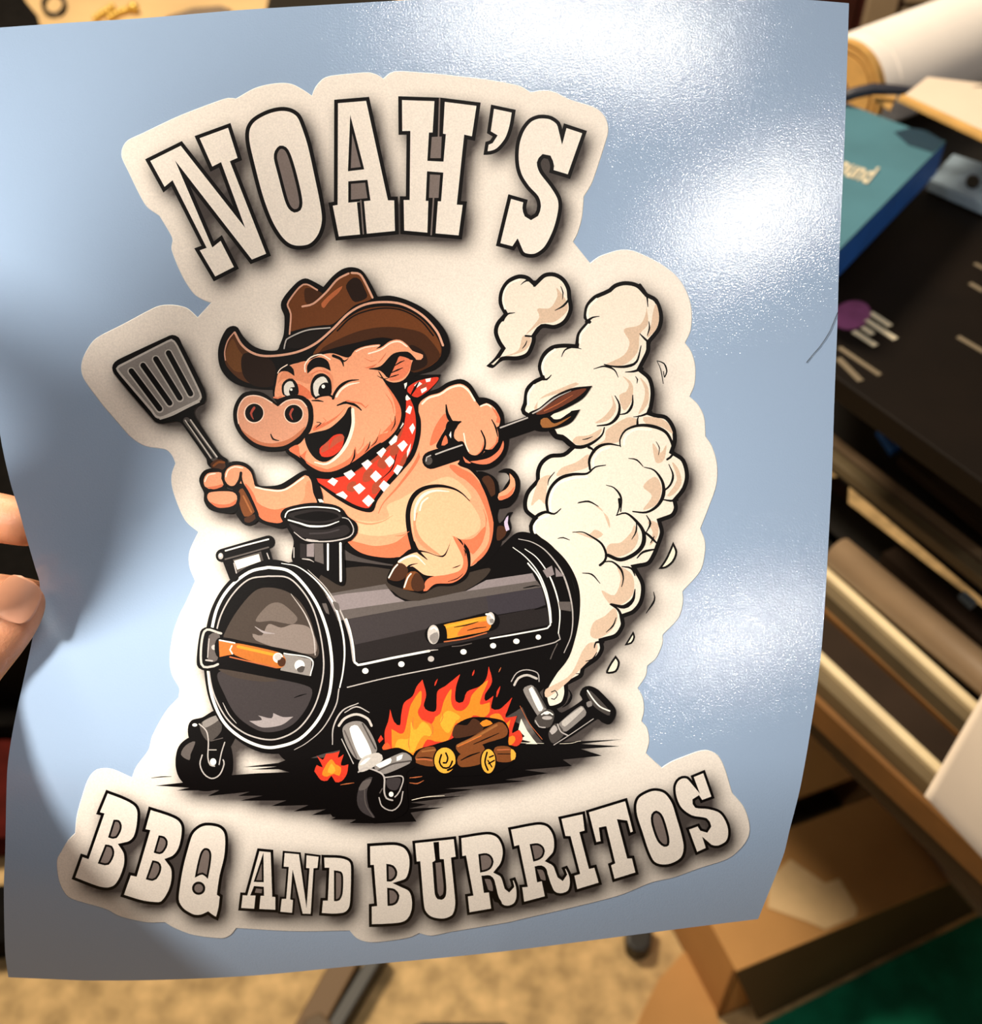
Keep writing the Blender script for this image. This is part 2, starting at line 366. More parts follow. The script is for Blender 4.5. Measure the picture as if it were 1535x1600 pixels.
ART = '''
O 180 100
G letter_n
T 19: 188,597 418,483 740,893 650,648 597,675 497,452 722,370 795,602 748,622 975,1200 848,1252 470,765 618,1110 668,1070 775,1280 618,1360 495,1153 540,1137 352,765 303,805
G letter_o
U 20: 1040,270 950,290 860,340 820,400 815,480 840,600 900,830 960,990 1020,1090 1080,1145 1150,1162 1230,1145 1290,1080 1318,980 1305,860 1270,690 1230,510 1195,400 1160,320 1110,282
J 20: 1030,512 1000,545 993,590 1020,700 1060,850 1085,905 1120,930 1160,915 1172,870 1160,790 1125,650 1095,560 1070,522
O 480 100
G letter_a
T 19: 170,225 388,207 525,830 568,830 574,1066 180,1105 133,868 168,862
I 17: 270,320 358,660 256,672
I 17: 258,735 378,725 397,855 258,868
Q K: 312,866 356,858 374,1064 332,1070
L hole 9: 336,855 352,1062
G letter_h
T 19: 570,203 838,212 1086,243 1050,483 1003,472 962,858 1000,860 968,1098 584,1064 580,828 618,828 622,444 572,445
Q K: 797,225 862,225 850,437 868,440 853,612 752,607 762,430 785,430
Q hole: 780,458 842,455 836,590 770,590
L hole 9: 829,216 822,456
Q K: 750,672 852,680 838,860 818,860 803,1066 752,1064 758,857 742,857
Q hole: 768,692 832,695 822,838 762,838
L hole 9: 791,838 776,1068
G apostrophe_mark
U 18: 1150,255c 1305,288c 1285,400 1255,480 1200,545 1150,567 1102,570c 1115,488c 1145,478 1160,455c 1124,434c
O 700 100
G letter_s
U 19: 590,318 650,328 700,365 715,410c 725,372c 870,420c 764,720c 632,680c 640,640 625,595 600,590 580,620 595,670 660,755 705,830 715,890 700,980 670,1070 620,1160 560,1205 510,1212 460,1195 432,1140c 414,1167c 300,1138c 378,815c 500,850c 490,900 500,938 520,950 545,935 558,890 545,840 490,780 440,700 420,610 425,500 455,410 500,350 545,325
O 80 1180 4.0395
G letter_b
U 17: 348,216c 470,263 540,305 563,355 557,450 537,520 502,555 452,569c 476,610 480,680 452,770 412,830 360,850 290,840 130,779c 188,617c 226,630c 314,378c 284,370c
J 13: 395,405c 430,408 447,440 440,480 415,520 390,525 360,516c
J 13: 343,560c 385,570 400,610 390,650 365,688 340,692 295,680c
G letter_b
U 17: 617,321c 740,360 810,393 841,440 839,520 816,600 780,645 745,661c 776,710 777,790 752,870 702,936 640,940 560,927 437,889c 492,734c 528,742c 604,484c 574,478c
J 13: 680,503c 715,510 737,540 730,580 705,615 685,622 648,612c
J 13: 640,660c 680,670 697,700 690,740 665,780 640,790 598,780c
G letter_q
U 17: 975,423 1060,433 1105,470 1118,530 1111,640 1082,760 1066,868c 1084,880c 1075,960 1054,1041c 1020,1025 990,1003c 950,1020 900,1020 830,982 793,930 789,880 813,720 848,580 878,490 920,445
J 13: 968,583 1000,590 1013,625 1005,700 990,777c 955,750 907,770c 925,680 945,610
C K: 932,836 42 42
C hole: 932,836 27 27
O 360 1240 4.0395
G letter_a
T 16: 172,342 272,352 282,632 302,634 302,748 50,735 64,620 95,622
I 12: 210,368 212,556 148,554
Q K: 150,580 212,585 214,642 192,642 182,740 150,735 160,640 126,640
Q hole: 164,595 202,600 198,625 155,622
G letter_n
T 12: 332,358 445,368 478,600 487,480 466,478 470,372 572,385 562,478 538,480 520,769 447,767 400,560 392,655 410,660 402,763 302,754 314,648 342,648 356,472 324,470
G letter_d
U 16: 575,383c 700,388 760,410 779,450 776,640 766,720 730,760 660,771 560,766c 570,655c 600,655c 608,482c 580,482c
J 13: 655,481c 700,489 713,520 709,630 690,670 655,676c
G letter_b
U 17: 864,312c 1040,304 1110,328 1146,390 1146,480 1121,545 1075,565c 1141,600 1164,660 1161,740 1131,800 1080,827 960,837 876,839c 875,694c 908,690c 890,465c 867,465c
J 14: 985,440c 1030,450 1055,490 1045,530 1015,552 988,552c
J 14: 990,590c 1040,600 1068,640 1055,685 1025,703 993,705c
O 600 1240 5.117
G letter_u
U 20: 227,374c 578,337c 598,518c 560,525c 592,850 587,920 562,980 500,1012 430,1014 360,992 313,940 298,870 272,560c 244,563c
P K: 396,385c 440,381c 448,520c 480,520c 500,740 495,815 465,845 430,840 408,800 388,545c 412,530c
P hole: 413,550c 458,545c 478,740 472,800 448,818 432,790
G letter_r
U 20: 597,334c 830,301 912,325 957,390 972,470 952,560 908,620c 950,645 972,700 985,745 1000,757 1020,735 1003,678c 1050,663c 1077,740 1080,830 1052,890 985,914 930,892 895,820 880,760c 860,772c 882,932c 667,969c 648,800c 692,793c 640,515c 608,520c
J 16: 755,480c 820,472 860,495 878,540 860,590 825,615 770,628c
P K: 780,652c 850,650 885,690 905,800 945,872 885,860c 845,785c 800,790c
P hole: 805,678c 850,682 866,720 872,775 835,764c
G letter_r
U 20: 991,267c 1230,224 1312,240 1362,300 1382,380 1372,470 1322,530c 1370,560 1395,620 1407,652 1425,665 1442,640 1418,588c 1465,571c 1502,650 1507,730 1482,790 1410,814 1350,792 1315,722 1300,678c 1283,690c 1312,832c 1104,887c 1082,725c 1125,722c 1065,433c 1027,444c
J 16: 1165,400c 1230,393 1270,415 1287,455 1270,505 1230,530 1195,540c
P K: 1205,578c 1260,570 1300,600 1325,720 1368,792 1305,790c 1270,695c 1225,705c
P hole: 1225,602c 1270,608 1288,650 1293,690 1255,680c
O 820 1160 4.0395
G letter_i
T 16: 211,467 380,430 397,566 366,575 418,775 452,767 488,893 319,944 294,826 330,815 276,605 244,605
G letter_t
T 16: 384,427 646,347 703,569 656,589 634,506 605,502 660,712 690,711 719,829 555,879 525,762 552,750 502,545 487,548 498,633 440,646
G letter_o
U 16: 820,286 890,304 942,370 972,460 1007,580 1020,660 1001,730 940,772 870,784 808,762 768,690 728,570 693,460 688,390 708,338 760,303
J 15: 830,427 800,450 797,500 820,580 845,630 880,655 910,645 912,600 890,510 865,450
G letter_s
U 15: 990,210 1030,212 1058,240c 1046,208c 1136,171c 1198,349c 1110,381c 1095,352 1075,365 1085,395 1160,402 1240,430 1287,500 1300,570 1282,630 1220,664 1172,657 1152,640c 1162,671c 1079,709c 1016,537c 1100,507c 1118,540 1145,548 1160,525 1140,490 1050,472 980,422 945,352 936,280 955,233
O 760 400
G smoke_puff
B 26 smoke: 303,160c 260,125 200,117 130,150 85,220 78,300 108,362c 60,420 47,480 70,545 92,578c 50,640 0,688c 40,702 105,655 200,652 270,622 308,540 310,502c 352,452 430,457 500,420 540,340 532,260 525,200 490,140 430,105 360,110
P smokeD: 320,330 400,325 445,250 440,200 500,280 508,340 430,410 340,425 250,490 300,430 332,380
P smokeD: 230,500 282,522 252,582 180,615 120,625 200,590
L smokeH 12: 118,330 105,280 115,220 150,172 210,148
L K 3 10 10: 428,342 482,312 525,262
L K 10 9 2: 300,162 250,155 215,182
L K 10 9 2: 303,160 298,180 295,195
L K 9 9 3: 105,405 130,365 180,355
L K 9 9 3: 245,500 300,498 352,440
L K 3 6 3: 225,580 245,555 255,530
L K 3 6 2: 465,190 480,230 475,275
G smoke_column
B 26 smoke: 765,205c 800,175 870,158 950,175 1010,235c 1070,270 1105,370 1090,460 1025,545c 1022,600 970,705c 1030,760 1052,850 1040,950 1030,975c 1060,985 1130,1000 1180,1070 1190,1160 1172,1220c 1240,1270 1267,1370 1245,1460 1190,1530c 1197,1580 1170,1630 1095,1660c 1110,1730 1080,1820 1065,1860 1020,1930 940,1950c 990,2050 980,2160 930,2230 860,2260c 865,2310 820,2380 730,2410c 735,2460 700,2520 615,2580c 600,2630 510,2680c 512,2740 480,2810 380,2830 360,2700 520,2420 560,2120 480,1920 280,1740c 275,1690 300,1650c 240,1600 230,1540 250,1470 310,1400c 312,1340 340,1280 400,1238 480,1230 530,1190c 470,1142 430,1135 400,1090 225,988 215,960 230,920 245,830 290,780 338,755c 322,690 350,610 410,560 490,548 555,552c 570,480 625,412c 608,390 620,310 670,250 730,222
P smokeD: 860,460 960,430 1000,340 985,240 1012,420 960,490 945,600 860,680 740,685 860,620 895,540
P smokeD: 1060,300 1080,380 1060,460 1005,510 1030,430 1040,360
P smokeD: 780,865 812,950 765,1025 680,1045 740,1000 790,930
P smokeD: 830,870 872,850 890,800 850,750 912,800 910,900 860,965
P smokeD: 960,760 1010,820 1010,920 950,990 985,900 990,830
P smokeD: 560,1130 640,1120 722,1080 690,1140 600,1182 540,1165
P smokeD: 470,1325 560,1290 640,1240 640,1315 540,1350 440,1375
P smokeD: 750,1090 880,1010 940,1020 930,1055 870,1080 830,1160 700,1180 660,1190 740,1150
P smokeD: 980,1010 1060,1010 1130,1040 1165,1110 1100,1070 1000,1050
P smokeD: 1040,1170 1090,1230 1125,1180 1110,1275 1060,1290
P smokeD: 980,1440 1055,1380 1095,1450 1065,1550 980,1585 1035,1500
P smokeD: 1160,1290 1200,1330 1220,1420 1170,1490 1130,1500 1190,1400
P smokeD: 330,1400 400,1370 380,1440 370,1550 330,1520 280,1560
P smokeD: 350,880 460,830 560,790 580,800 480,850 330,900 320,980 300,950
L smokeH 14: 640,400 632,370 645,315 690,270
L smokeH 14: 585,545 592,490 640,430
L smokeH 14: 360,740 350,690 375,630 430,585
L smokeH 14: 262,930 265,860 300,808
L smokeH 14: 672,1320 668,1275 710,1220 770,1195
L smokeH 14: 860,1180 870,1130 930,1085 1030,1085
L smokeH 16: 402,1600 400,1520 440,1430 540,1388 630,1380
L K 12 10 3: 960,180 1000,240 1010,320
L K 4 10 10: 958,485 992,520 1022,545
L K 3 8 3: 1005,500 1020,450 1015,410
L K 14 8 3: 625,412 665,385 708,378
L K 3 9 3: 470,632 490,590 540,570 595,582
L K 3 10 3: 670,707 740,690 800,712 825,760
L K 5 14 4: 735,678 800,692 880,690 940,660 968,560
L K 14 10 3: 975,705 920,722 868,726
L K 10 10 3: 330,768 378,772 407,743
L K 4 16 5: 803,872 832,930 822,1000 770,1050 690,1062
L K 4 13 4: 915,868 912,930 880,980 830,992
L K 3 7 3: 932,752 945,772 942,797
L K 12 9 3: 1030,975 965,1000 918,1006
L K 14 18 6: 400,1095 435,1135 480,1145 525,1182 590,1195 660,1170 722,1120 738,1072
L K 3 6 2: 600,1148 630,1143 665,1128
L K 5 16 10: 840,1195 835,1150 870,1090 950,1060 1040,1065 1120,1100 1160,1170 1165,1240 1130,1272
L K 12 8 4: 945,1060 945,1020 955,995
L K 10 16 5: 648,1335 645,1270 690,1200 760,1175 835,1187
L K 14 10 6: 640,1195 660,1205 678,1225
L K 12 16 4: 385,1600 377,1530 402,1450 460,1390 540,1365 630,1360 680,1320 748,1307
L K 4 18 6: 985,1320 1050,1340 1100,1410 1107,1490 1070,1560 1000,1602 915,1597
L K 3 8 3: 888,1265 940,1275 982,1318
L K 3 11 8: 1140,1300 1167,1370 1150,1430 1110,1468
L K 6 10 10: 1105,1522 1150,1530 1195,1525
L K 3 10 5: 748,1432 800,1450 842,1510 840,1600
L K 3 7 3: 570,1545 640,1535 697,1562
L K 3 6 2: 428,1350 392,1395 385,1435
L K 3 5 2: 1060,1160 1082,1200 1075,1245
O 780 780
P smokeD: 600,40 680,110 690,180 640,60
P smokeD: 690,280 760,270 830,200 845,160 870,240 830,320 740,360 670,330
P smokeD: 640,570 720,600 760,500 740,420 830,470 840,580 780,650 700,660
P smokeD: 590,770 660,730 720,680 740,740 700,820 620,870 570,850
P smokeD: 520,950 560,900 610,900 610,960 560,1010 530,1040 480,1090 420,1150 300,1240 290,1190 440,1100
P smokeD: 930,140 990,150 990,230 940,290 960,210
P smokeD: 460,200 560,220 600,190 650,220 600,250 560,240
L smokeH 14: 225,210 218,170 250,125 310,100
L K 14 16 4: 205,215 196,168 230,110 290,80 345,92 388,58
L K 3 9 3: 495,20 560,14 622,46
L K 12 8 4: 750,0 752,50 735,100
L K 4 8 3: 858,130 856,200 828,252
L K 5 20 16: 730,102 790,87 850,130 900,200 900,280 850,340 760,378 680,350
L K 3 10 12: 458,207 520,205 575,232 640,278 668,340 660,385 630,412
L K 3 7 3: 366,246 400,240 442,256
L K 4 11 3: 640,395 705,390 762,440 776,500 764,548
L K 3 8 3: 518,461 580,470 632,527
L K 4 10 4: 765,420 825,432 850,480
L K 4 22 8: 850,560 835,630 780,672 700,655
L K 4 12 14: 690,655 742,688 768,740 775,760
L K 3 8 3: 732,738 712,790 668,832
L K 14 10 5: 650,892 605,895 595,930
L K 3 8 3: 612,955 582,1000 540,1012
L K 3 6 3: 480,1090 505,1090 520,1080
L K 5: 325,1205 350,1195 366,1222 345,1250 325,1245
L K 4 14 4: 435,1190 452,1225 430,1275 395,1300
L K 10 12 6: 900,200 940,230 1000,290
L K 4 10 4: 920,100 945,150 920,205
L K 5 12 5: 860,370 900,330 985,310
L K 3 7 3: 945,275 960,250 970,230
O 780 780
G smoke_wisp
B 13 cream: 1087,265c 1113,330 1090,392 1040,432 995,436c 1040,370
G smoke_wisp
L K 3 10 3: 965,578 970,632 918,713
G smoke_wisp
B 11 cream: 838,824c 850,860 830,902 783,914c
G smoke_wisp
B 13 cream: 728,974c 755,1020 732,1080 668,1087 690,1030
O 760 400
G smoke_wisp
L K 3 8 5: 1065,655 1110,672 1128,722 1113,760
L K 3 5 3: 1067,658 1090,710 1106,800
L K 4 6 4: 1113,760 1106,720
O 230 1060 4.0395
G ground_shadow
Q K: 520,610 700,597 900,590 830,572 660,574 820,555 605,558 830,532 900,505 1100,500 1330,480 1500,600 1700,900 1430,914 1450,897 1280,911 1320,888 1165,887 1235,850 1040,860 1130,823 925,837 1020,797 785,803 880,768 588,769 730,738 575,739 650,713 385,740 460,703 185,706 270,688 55,675 235,655 400,600
L K 2 5 2: 28,627 90,620 155,617
O 520 1060 3.198
Q K: 60,300 300,250 600,150 880,200 960,240 1000,318 1130,318 1445,304 1240,326 1435,338 1240,352 1345,385 1150,405 1195,436 960,456 1075,472 860,505 960,512 560,550 705,552 400,598 660,584 390,618 470,627 380,648 555,642 330,678 400,690 200,722 85,720 130,700 0,690 -60,600
L cream 3 4 2: 395,606 470,590 560,584
L cream 2 3 2: 430,300 1100,325 1240,312
O 780 780
Q cream: 138,1370 175,1445 215,1500 240,1530 165,1528 200,1515 130,1500 160,1480 120,1440
G caster_wheel
O 230 1060 4.0395
P K: 270,370 200,430 180,530 200,620 260,680 360,710 460,690 530,620 545,530 530,430 490,380 400,340
P K: 450,200 350,245 280,265 258,320 275,395 380,470 420,560 470,520 560,370 540,300
P metalD: 335,290 445,235 470,330 385,395
P metal: 350,275 440,232 452,262 370,310
P metalG: 215,480 245,422 305,398 275,480 268,515
L greyL 8: 328,285 375,330 388,400 385,500 400,545 430,552
L greyL 6: 388,450 440,450
L greyL 7: 492,400 470,470 455,545
C white: 418,525 20 22
L greyL 8: 350,480 335,540 360,600 410,630 460,605 487,540 480,510
L metalG 5: 480,375 400,395
C white: 302,293 16 10
G grill_barrel
O 540 880
P K: -560,660 -500,100 -200,-30 400,20 900,-60 1070,-190 1180,-180 1300,-100 1400,60 1450,250 1448,400 1400,580 1310,700 1230,790 1100,900 900,1000 200,1100 -100,1180 -400,1210
O 540 880
P brownG: -150,70 100,20 300,40 640,80 900,30 860,100 720,180 450,236 350,215 270,165 0,200 -130,210
Q metalP: -130,210 0,190 270,160 290,182 310,205 372,237 0,292 -110,310
Q metalG: -130,195 0,172 250,130 270,160 0,190 -130,212
Q metalG: -110,308 0,290 372,237 460,234 600,205 750,172 900,152 1195,108 1225,150 880,205 440,270 0,352 -100,370
Q metalP: 750,175 880,105 1168,62 1192,110 900,153
Q g3: 10,352 440,270 880,205 1225,152 1240,200 1252,270 900,330 500,412 60,510 30,420
Q g4: 50,510 500,412 1252,270 1275,330 1270,385 900,460 520,540 70,620
Q g5: 880,205 1225,152 1250,270 900,330
L K 3 8 3: 1110,155 1190,140 1215,142
L K 4 12 4: 1180,290 1260,265 1300,250
L white 14: 5,350 28,420 48,520 58,618 80,635 300,590 525,547
L white 9: 905,470 1080,440 1262,405 1280,385 1262,240 1212,95 1140,0
O 780 780
L white 4 9 9: 85,300 165,360 240,450 290,560 318,680 325,770
L white 4 10 6: 160,310 240,370 320,490 368,630 380,730 370,840
L greyL 7: -950,1175 -700,1115 -350,1045 0,970 350,893 372,840
L greyL 4 11 5: 120,248 210,270 300,330 390,450 440,590 460,720 450,850 405,960
L metalG 6: 320,1000 340,950 365,900
Q metalP: 272,445 330,415 345,470 300,490
Q metalP: 350,425 395,470 410,480 355,485
Q metalG: 370,640 445,640 450,700 380,690
O 540 880
C white: 125,672 20 18
C white: 350,630 20 18
C greyL: 535,597 20 18
C white: 738,553 20 17
C white: 923,515 19 17
C white: 1068,487 20 17
C white: 1205,461 17 16
L metalG 5: 665,520 720,515 790,500
L greyL 3 8 3: 500,550 540,543 580,540
G grill_front_door
O 260 780
P K: 640,378 500,425 370,535 285,680 245,850 235,1030 265,1235 335,1390 440,1500 560,1570 680,1590 820,1565 950,1470 1050,1320 1100,1150 1118,1000 1100,850 1050,700 970,560 870,455 760,395
L white 18: 640,425 520,455 400,550 320,680 280,850 262,980 265,1080 290,1240 360,1390 470,1490 600,1545 700,1545 830,1500 940,1390 1010,1250 1035,1100 1030,950 1000,800 940,650 850,520 760,445 640,425
L greyL 9: 640,480 520,500 420,590 345,720 305,870 275,1000 270,1080 300,1220 380,1370 490,1460 620,1500 720,1490 830,1430 920,1310 970,1160 985,1020 965,850 920,690 850,570 760,490 640,480
P disc1: 660,552 560,570 450,690 370,830 350,930 600,990 935,990 925,830 865,680 780,590
P disc3: 640,660 720,650 820,740 790,780 660,760 560,760
P disc2: 540,840 600,850 640,780 720,802 800,780 905,812 930,960 700,930 560,880
L disc3 3 10 3: 690,670 720,690 745,710
L disc4 3 14 3: 555,795 610,830 680,840
P g3: 330,1080 560,1100 900,1175 890,1280 800,1400 690,1450 580,1445 450,1360 370,1230
P disc1: 330,1060 520,1090 700,1130 600,1140 420,1110
P disc4: 520,1385c 600,1378 575,1350c 660,1368 670,1335c 730,1360 795,1358c 720,1410 600,1425
L K 3 6 2: 800,1240 840,1225 880,1215
L greyL 3 9 6: 780,590 870,720 920,850 932,975
L greyL 3 7 3: 355,1270 390,1340 440,1400
L white 4 13 8: 720,400 830,425 950,520 1050,660 1100,820 1115,950 1105,1080 1085,1175
L greyL 8 7 3: 1080,1185 1060,1290 980,1430 880,1520 800,1565
L greyL 3 9 9: 885,440 1000,555 1090,700 1145,850 1170,1010
P metalG: 975,650 1000,650 1020,720 1000,710
P metalG: 1040,640 1075,650 1085,700 1060,690
P K: 215,825 260,798 345,820 360,870 340,1050 250,1072 193,1035
L metalL 14: 345,838 240,826 222,1030 300,1042 325,1030
P metalG: 270,850 335,848 320,1005 262,1000
L K 7: 250,850 245,1000
L greyL 6: 270,870 260,990
C greyL: 300,925 16 16
C white: 332,935 15 15
L greyL 10: 250,1005 290,1010
P K: 325,868 500,890 915,985 912,1112 700,1085 330,992
Q metal: 735,962 910,1000 903,1105 715,1068
L white 7: 735,962 908,998 902,1102
Q orangeD: 330,880 430,900 430,965 335,985
L white 8: 335,880 430,898
P amberD: 420,905 480,905 700,955 745,990 740,1040 690,1055 430,972
L amber 18: 450,920 560,945 690,975
L rust 8: 400,985 550,1020 690,1052
L cream 9: 412,915 400,940 415,965
C cream: 700,990 32 32
C woodD: 722,1015 26 30
C greyL: 700,985 22 20
C white: 835,1038 32 34
P metalD: 815,1060 850,1040 868,1045 855,1080 825,1078
G grill_lid_handle
O 540 880
L K 120: 555,445 700,415 905,362
P amber: 600,392 700,365 890,330 912,372 895,418 760,448 630,470 605,440
P orangeD: 740,395 892,360 905,395 890,420 760,446 700,450
L yellow 14 14 4: 628,398 720,378 880,345
L K 3 6 3: 680,400 760,385 830,365
L K 3 5 3: 760,420 820,405 880,398
L rust 8: 618,490 750,470 882,435
P K: 590,380 625,395 635,470 600,480
C metalL: 550,445 37 60
P metal: 530,450 575,430 580,480 550,502 530,480
L white 10: 535,410 555,400 572,415
C metalL: 907,345 26 40
L white 12: 880,318 905,320 925,350
P metal: 900,350 925,345 925,375 905,372
G top_handle
O 260 780
L K 84: 352,352 640,268
L K 62: 385,380 425,485
L K 56: 615,300 640,390
Q cream: 425,385 580,342 592,388 445,440
L white 9: 372,322 500,286 640,250
L metalG 9: 370,375 500,340 640,300
L greyL 8: 425,400 440,460
L greyL 7: 630,335 645,375
C greyL: 342,355 16 20
C white: 340,350 9 11
G pipe_leg
O 780 780
P K: 70,1160 90,1090 160,1058 230,1078 252,1140 245,1190 305,1290 350,1300 390,1332 520,1252 503,1220 520,1180 562,1165 620,1190 722,1300 728,1350 690,1405 640,1392 615,1372 450,1482 330,1548 280,1525 210,1435 110,1220
L metalL 14: 95,1160 120,1118 175,1098 235,1120
L greyL 6: 75,1140 110,1085 170,1065 240,1085 250,1140
P metal: 150,1190 200,1160 225,1180 295,1310 240,1352 225,1330
P white: 185,1185 205,1170 275,1305 250,1325
L metalD 12: 225,1180 290,1300
P metalD: 230,1360 300,1310 345,1340 320,1420 260,1420 220,1395
L greyL 7: 225,1380 250,1420 290,1425
L white 8: 265,1345 300,1325 335,1345
C white: 295,1335 20 10
C greyL: 300,1365 32 12
P metal: 365,1410 510,1290 545,1330 540,1350 420,1450 385,1440
P metalL: 390,1390 515,1295 530,1310 410,1420
P metalD: 310,1450 350,1400 385,1420 405,1470 340,1525 315,1500
P greyL: 315,1450 345,1410 365,1440 330,1470
L greyL 8: 365,1405 385,1450 430,1475
L greyL 5: 340,1535 450,1465 590,1370
P metalD: 545,1210 570,1195 690,1320 690,1350 660,1340 590,1290
P metal: 545,1270 575,1260 580,1290 555,1300
L white 9: 552,1195 585,1245 630,1295 690,1322
L rust 4: 130,1290 190,1400 270,1500
G campfire_flames
O 540 880
P red: 262,1185 245,1060 268,985 280,912c 305,990 340,1012 350,940 368,870 420,830 445,770 482,726c 505,820 490,890 515,920 565,920 575,800 622,768 717,692c 690,780 690,862 735,865 760,802 840,768 880,720 896,643c 916,740 872,820 875,860 925,828c 912,905 960,912 1000,880 1042,838c 1012,920 1000,962 1072,953c 1052,1010 1042,1062 1085,1040 1106,1095 1070,1142 980,1125 900,1180 500,1245 420,1210 330,1190
P orange: 300,1182 288,1035c 360,1062 390,960 410,882 472,795 472,880 452,930 482,980 540,1002 562,960 592,940 620,850 662,785 660,860 682,912 732,920 772,880 792,820 890,730 852,830 842,882 902,868c 900,930 862,962 800,950 752,1000 692,1000 640,1105 560,1112 512,1100 470,1170 432,1212 380,1180
P yellow: 312,1160 330,1100 400,1090 410,990 440,1040 480,990 525,1020 540,1080 490,1075 450,1130 425,1180 370,1170
P yellow: 590,990 640,920 720,960 690,985 640,1060
L orangeD 3 7 3: 425,960 420,1010 432,1040
L orangeD 3 7 3: 485,980 540,1010 545,1060 520,1090
L orangeD 3 6 3: 600,920 610,960 590,1000
L orangeD 3 6 2: 400,1080 395,1130 405,1170
P orange: 900,955 960,938 1005,1000 1030,975 1010,1050 985,1000 930,985
P orange: 980,1118 1045,1075 1062,1100 1035,1135
L red 4 12 2: 558,765 565,745 576,722
L red 4 12 2: 793,702 800,685 806,665
L red 6 16 3: 945,835 952,805 967,768
L rust 2 7 2: 958,680 965,665 972,650
Q red: 203,1105 222,1072 238,1098 212,1122
P redO: 230,1150 262,1118 286,1160 255,1188
O 230 1060 4.0395
P red: 1072,485c 1110,512 1130,475c 1175,470 1217,458c 1205,500 1242,478c 1225,547 1272,540c 1262,600 1230,645 1190,652 1165,612 1140,642 1100,640 1057,585c 1072,545 1110,560
P orange: 1105,605 1130,545 1165,508 1190,540 1225,560 1215,612 1180,600 1140,617
P yellow: 1140,590 1165,535 1190,580 1165,600
L rust 2 8 2: 1220,670 1260,663 1308,657
G campfire_logs
O 540 880
P K: 440,1172 560,1130 680,1085 690,1010 800,960 980,980 1022,1040 1020,1130 1068,1180 1050,1240 920,1312 600,1322 430,1262
P wood: 470,1165 560,1150 560,1262 435,1240
L wood2 10: 480,1175 560,1165
L K 3 6 3: 450,1215 500,1212 550,1218
L rust 10: 430,1225 490,1222 540,1230
P woodD: 685,1012 760,1010 800,968 862,1012 840,1058 680,1090
P orange: 840,1000 880,975 920,1000 860,1020
P wood: 690,1142 780,1090 960,990 1012,1032 1000,1082 860,1130 745,1200
L wood2 14: 700,1138 800,1092 945,1010
L orangeD 6: 700,1145 760,1118 850,1075
L K 3 6 3: 800,1130 880,1095 960,1060
P wood: 705,1205 850,1130 862,1240 720,1270
L K 4 8 4: 720,1230 780,1200 840,1180
P wood: 935,1150 1030,1150 1042,1232 940,1232
L rust 8: 950,1165 1025,1162
L K 4 7 4: 950,1190 1035,1190
C K: 622,1228 74 88
C flameY: 622,1230 66 80
L K 8: 600,1195 588,1240 610,1275 650,1272 668,1235
L K 8: 628,1185 640,1215 630,1245 612,1245
L K 10: 640,1290 670,1275 695,1250
C K: 893,1235 52 82
C flameY: 893,1235 44 75
L K 8: 885,1180 872,1240 890,1290
L K 7: 900,1210 925,1200
L K 7: 895,1250 930,1230
L K 6: 890,1230 915,1270
P flameY: 1035,1158 1064,1185 1058,1222 1036,1232
L rust 3 8 3: 400,1370 450,1375 490,1355
L rust 3 8 3: 400,1340 450,1335 480,1330
G front_caster
O 520 1060 3.198
P K: 10,230 50,170 120,150 195,200 200,240 235,350 330,345 410,390 410,440 370,470 375,580 370,660 280,710 180,700 120,640 110,560 130,480 110,440
L greyL 4 8 4: 0,330 5,240 50,160 130,122
L greyL 4 7 4: 60,170 120,140 185,170
L metalL 12: 32,235 62,198 120,178 175,200 195,235
P metal: 50,250 150,218 222,358 118,400
P white: 85,250 125,235 195,372 140,395
L metalG 8: 60,260 120,395
L metalD 8: 150,225 215,350
L greyL 5: 45,300 105,425
P metalL: 130,425 160,388 230,370 252,400 205,440 140,465
P white: 135,430 165,400 190,395 160,425
P metal: 210,435 350,368 395,392 385,422 262,475 222,460
P white: 215,432 290,395 290,420 235,445
P white: 320,390 352,378 345,400 320,410
L metalD 8: 225,460 300,425 390,410
L greyL 8: 130,465 165,445 225,462 258,490 258,560 270,595 300,605
L greyL 6: 262,492 350,488 335,560 310,590
P g3: 272,500 340,497 325,550 300,555 275,540
P g3: 125,570 150,512 200,490 172,560 182,640 212,692 150,665 125,625
P metalG: 130,555 152,512 195,500 172,545
L metalG 4: 160,520 165,620 205,690
L greyL 6: 232,590 248,635 298,656 338,622 352,560
L metalG 5: 235,570 250,545
C white: 293,575 12 13
O 560 560
G pig_body
P K: 380,280 600,200 760,560 720,650 750,720 830,740 870,800 885,900 870,1000 900,1080 890,1170 820,1260 740,1320 600,1330 500,1300 240,1290 0,1240 -100,1180 -180,1060 -230,980 -290,800 -200,700 300,300
P skin: 375,290 500,240 580,300 600,560 620,660 700,700 780,800 830,920 845,1020 830,1130 790,1210 700,1300 500,1270 340,1230 240,1242 100,1237 0,1205 -70,1140 -120,1050 -190,980 -240,900 -270,790 -150,700 200,400
P skinL: 180,920 260,880 330,840 420,790 560,740 660,800 700,880 500,830 380,860 330,960 320,1060 260,1090 120,1110 0,1090 -60,1040 -40,1010 100,1020 190,990
P skinD: -70,1135 0,1150 110,1172 230,1150 325,1090 345,1185 240,1242 100,1237 0,1205
P skinD: 575,655 650,690 720,730 790,830 835,950 845,1040 830,1150 785,1235 705,1297 720,1270 800,1180 822,1090 800,960 740,830 670,760 620,730 570,680
L skinM 10 10 2: -40,1010 60,1035 150,1020 218,980
L skinD 14 20 4: 395,300 412,420 400,540 360,650 250,800 160,900 125,970
P skinL: 350,1100 330,1000 345,900 410,840 500,820 600,835 690,890 760,1000 750,1080 650,1130 590,1112 560,1190 530,1240 420,1190
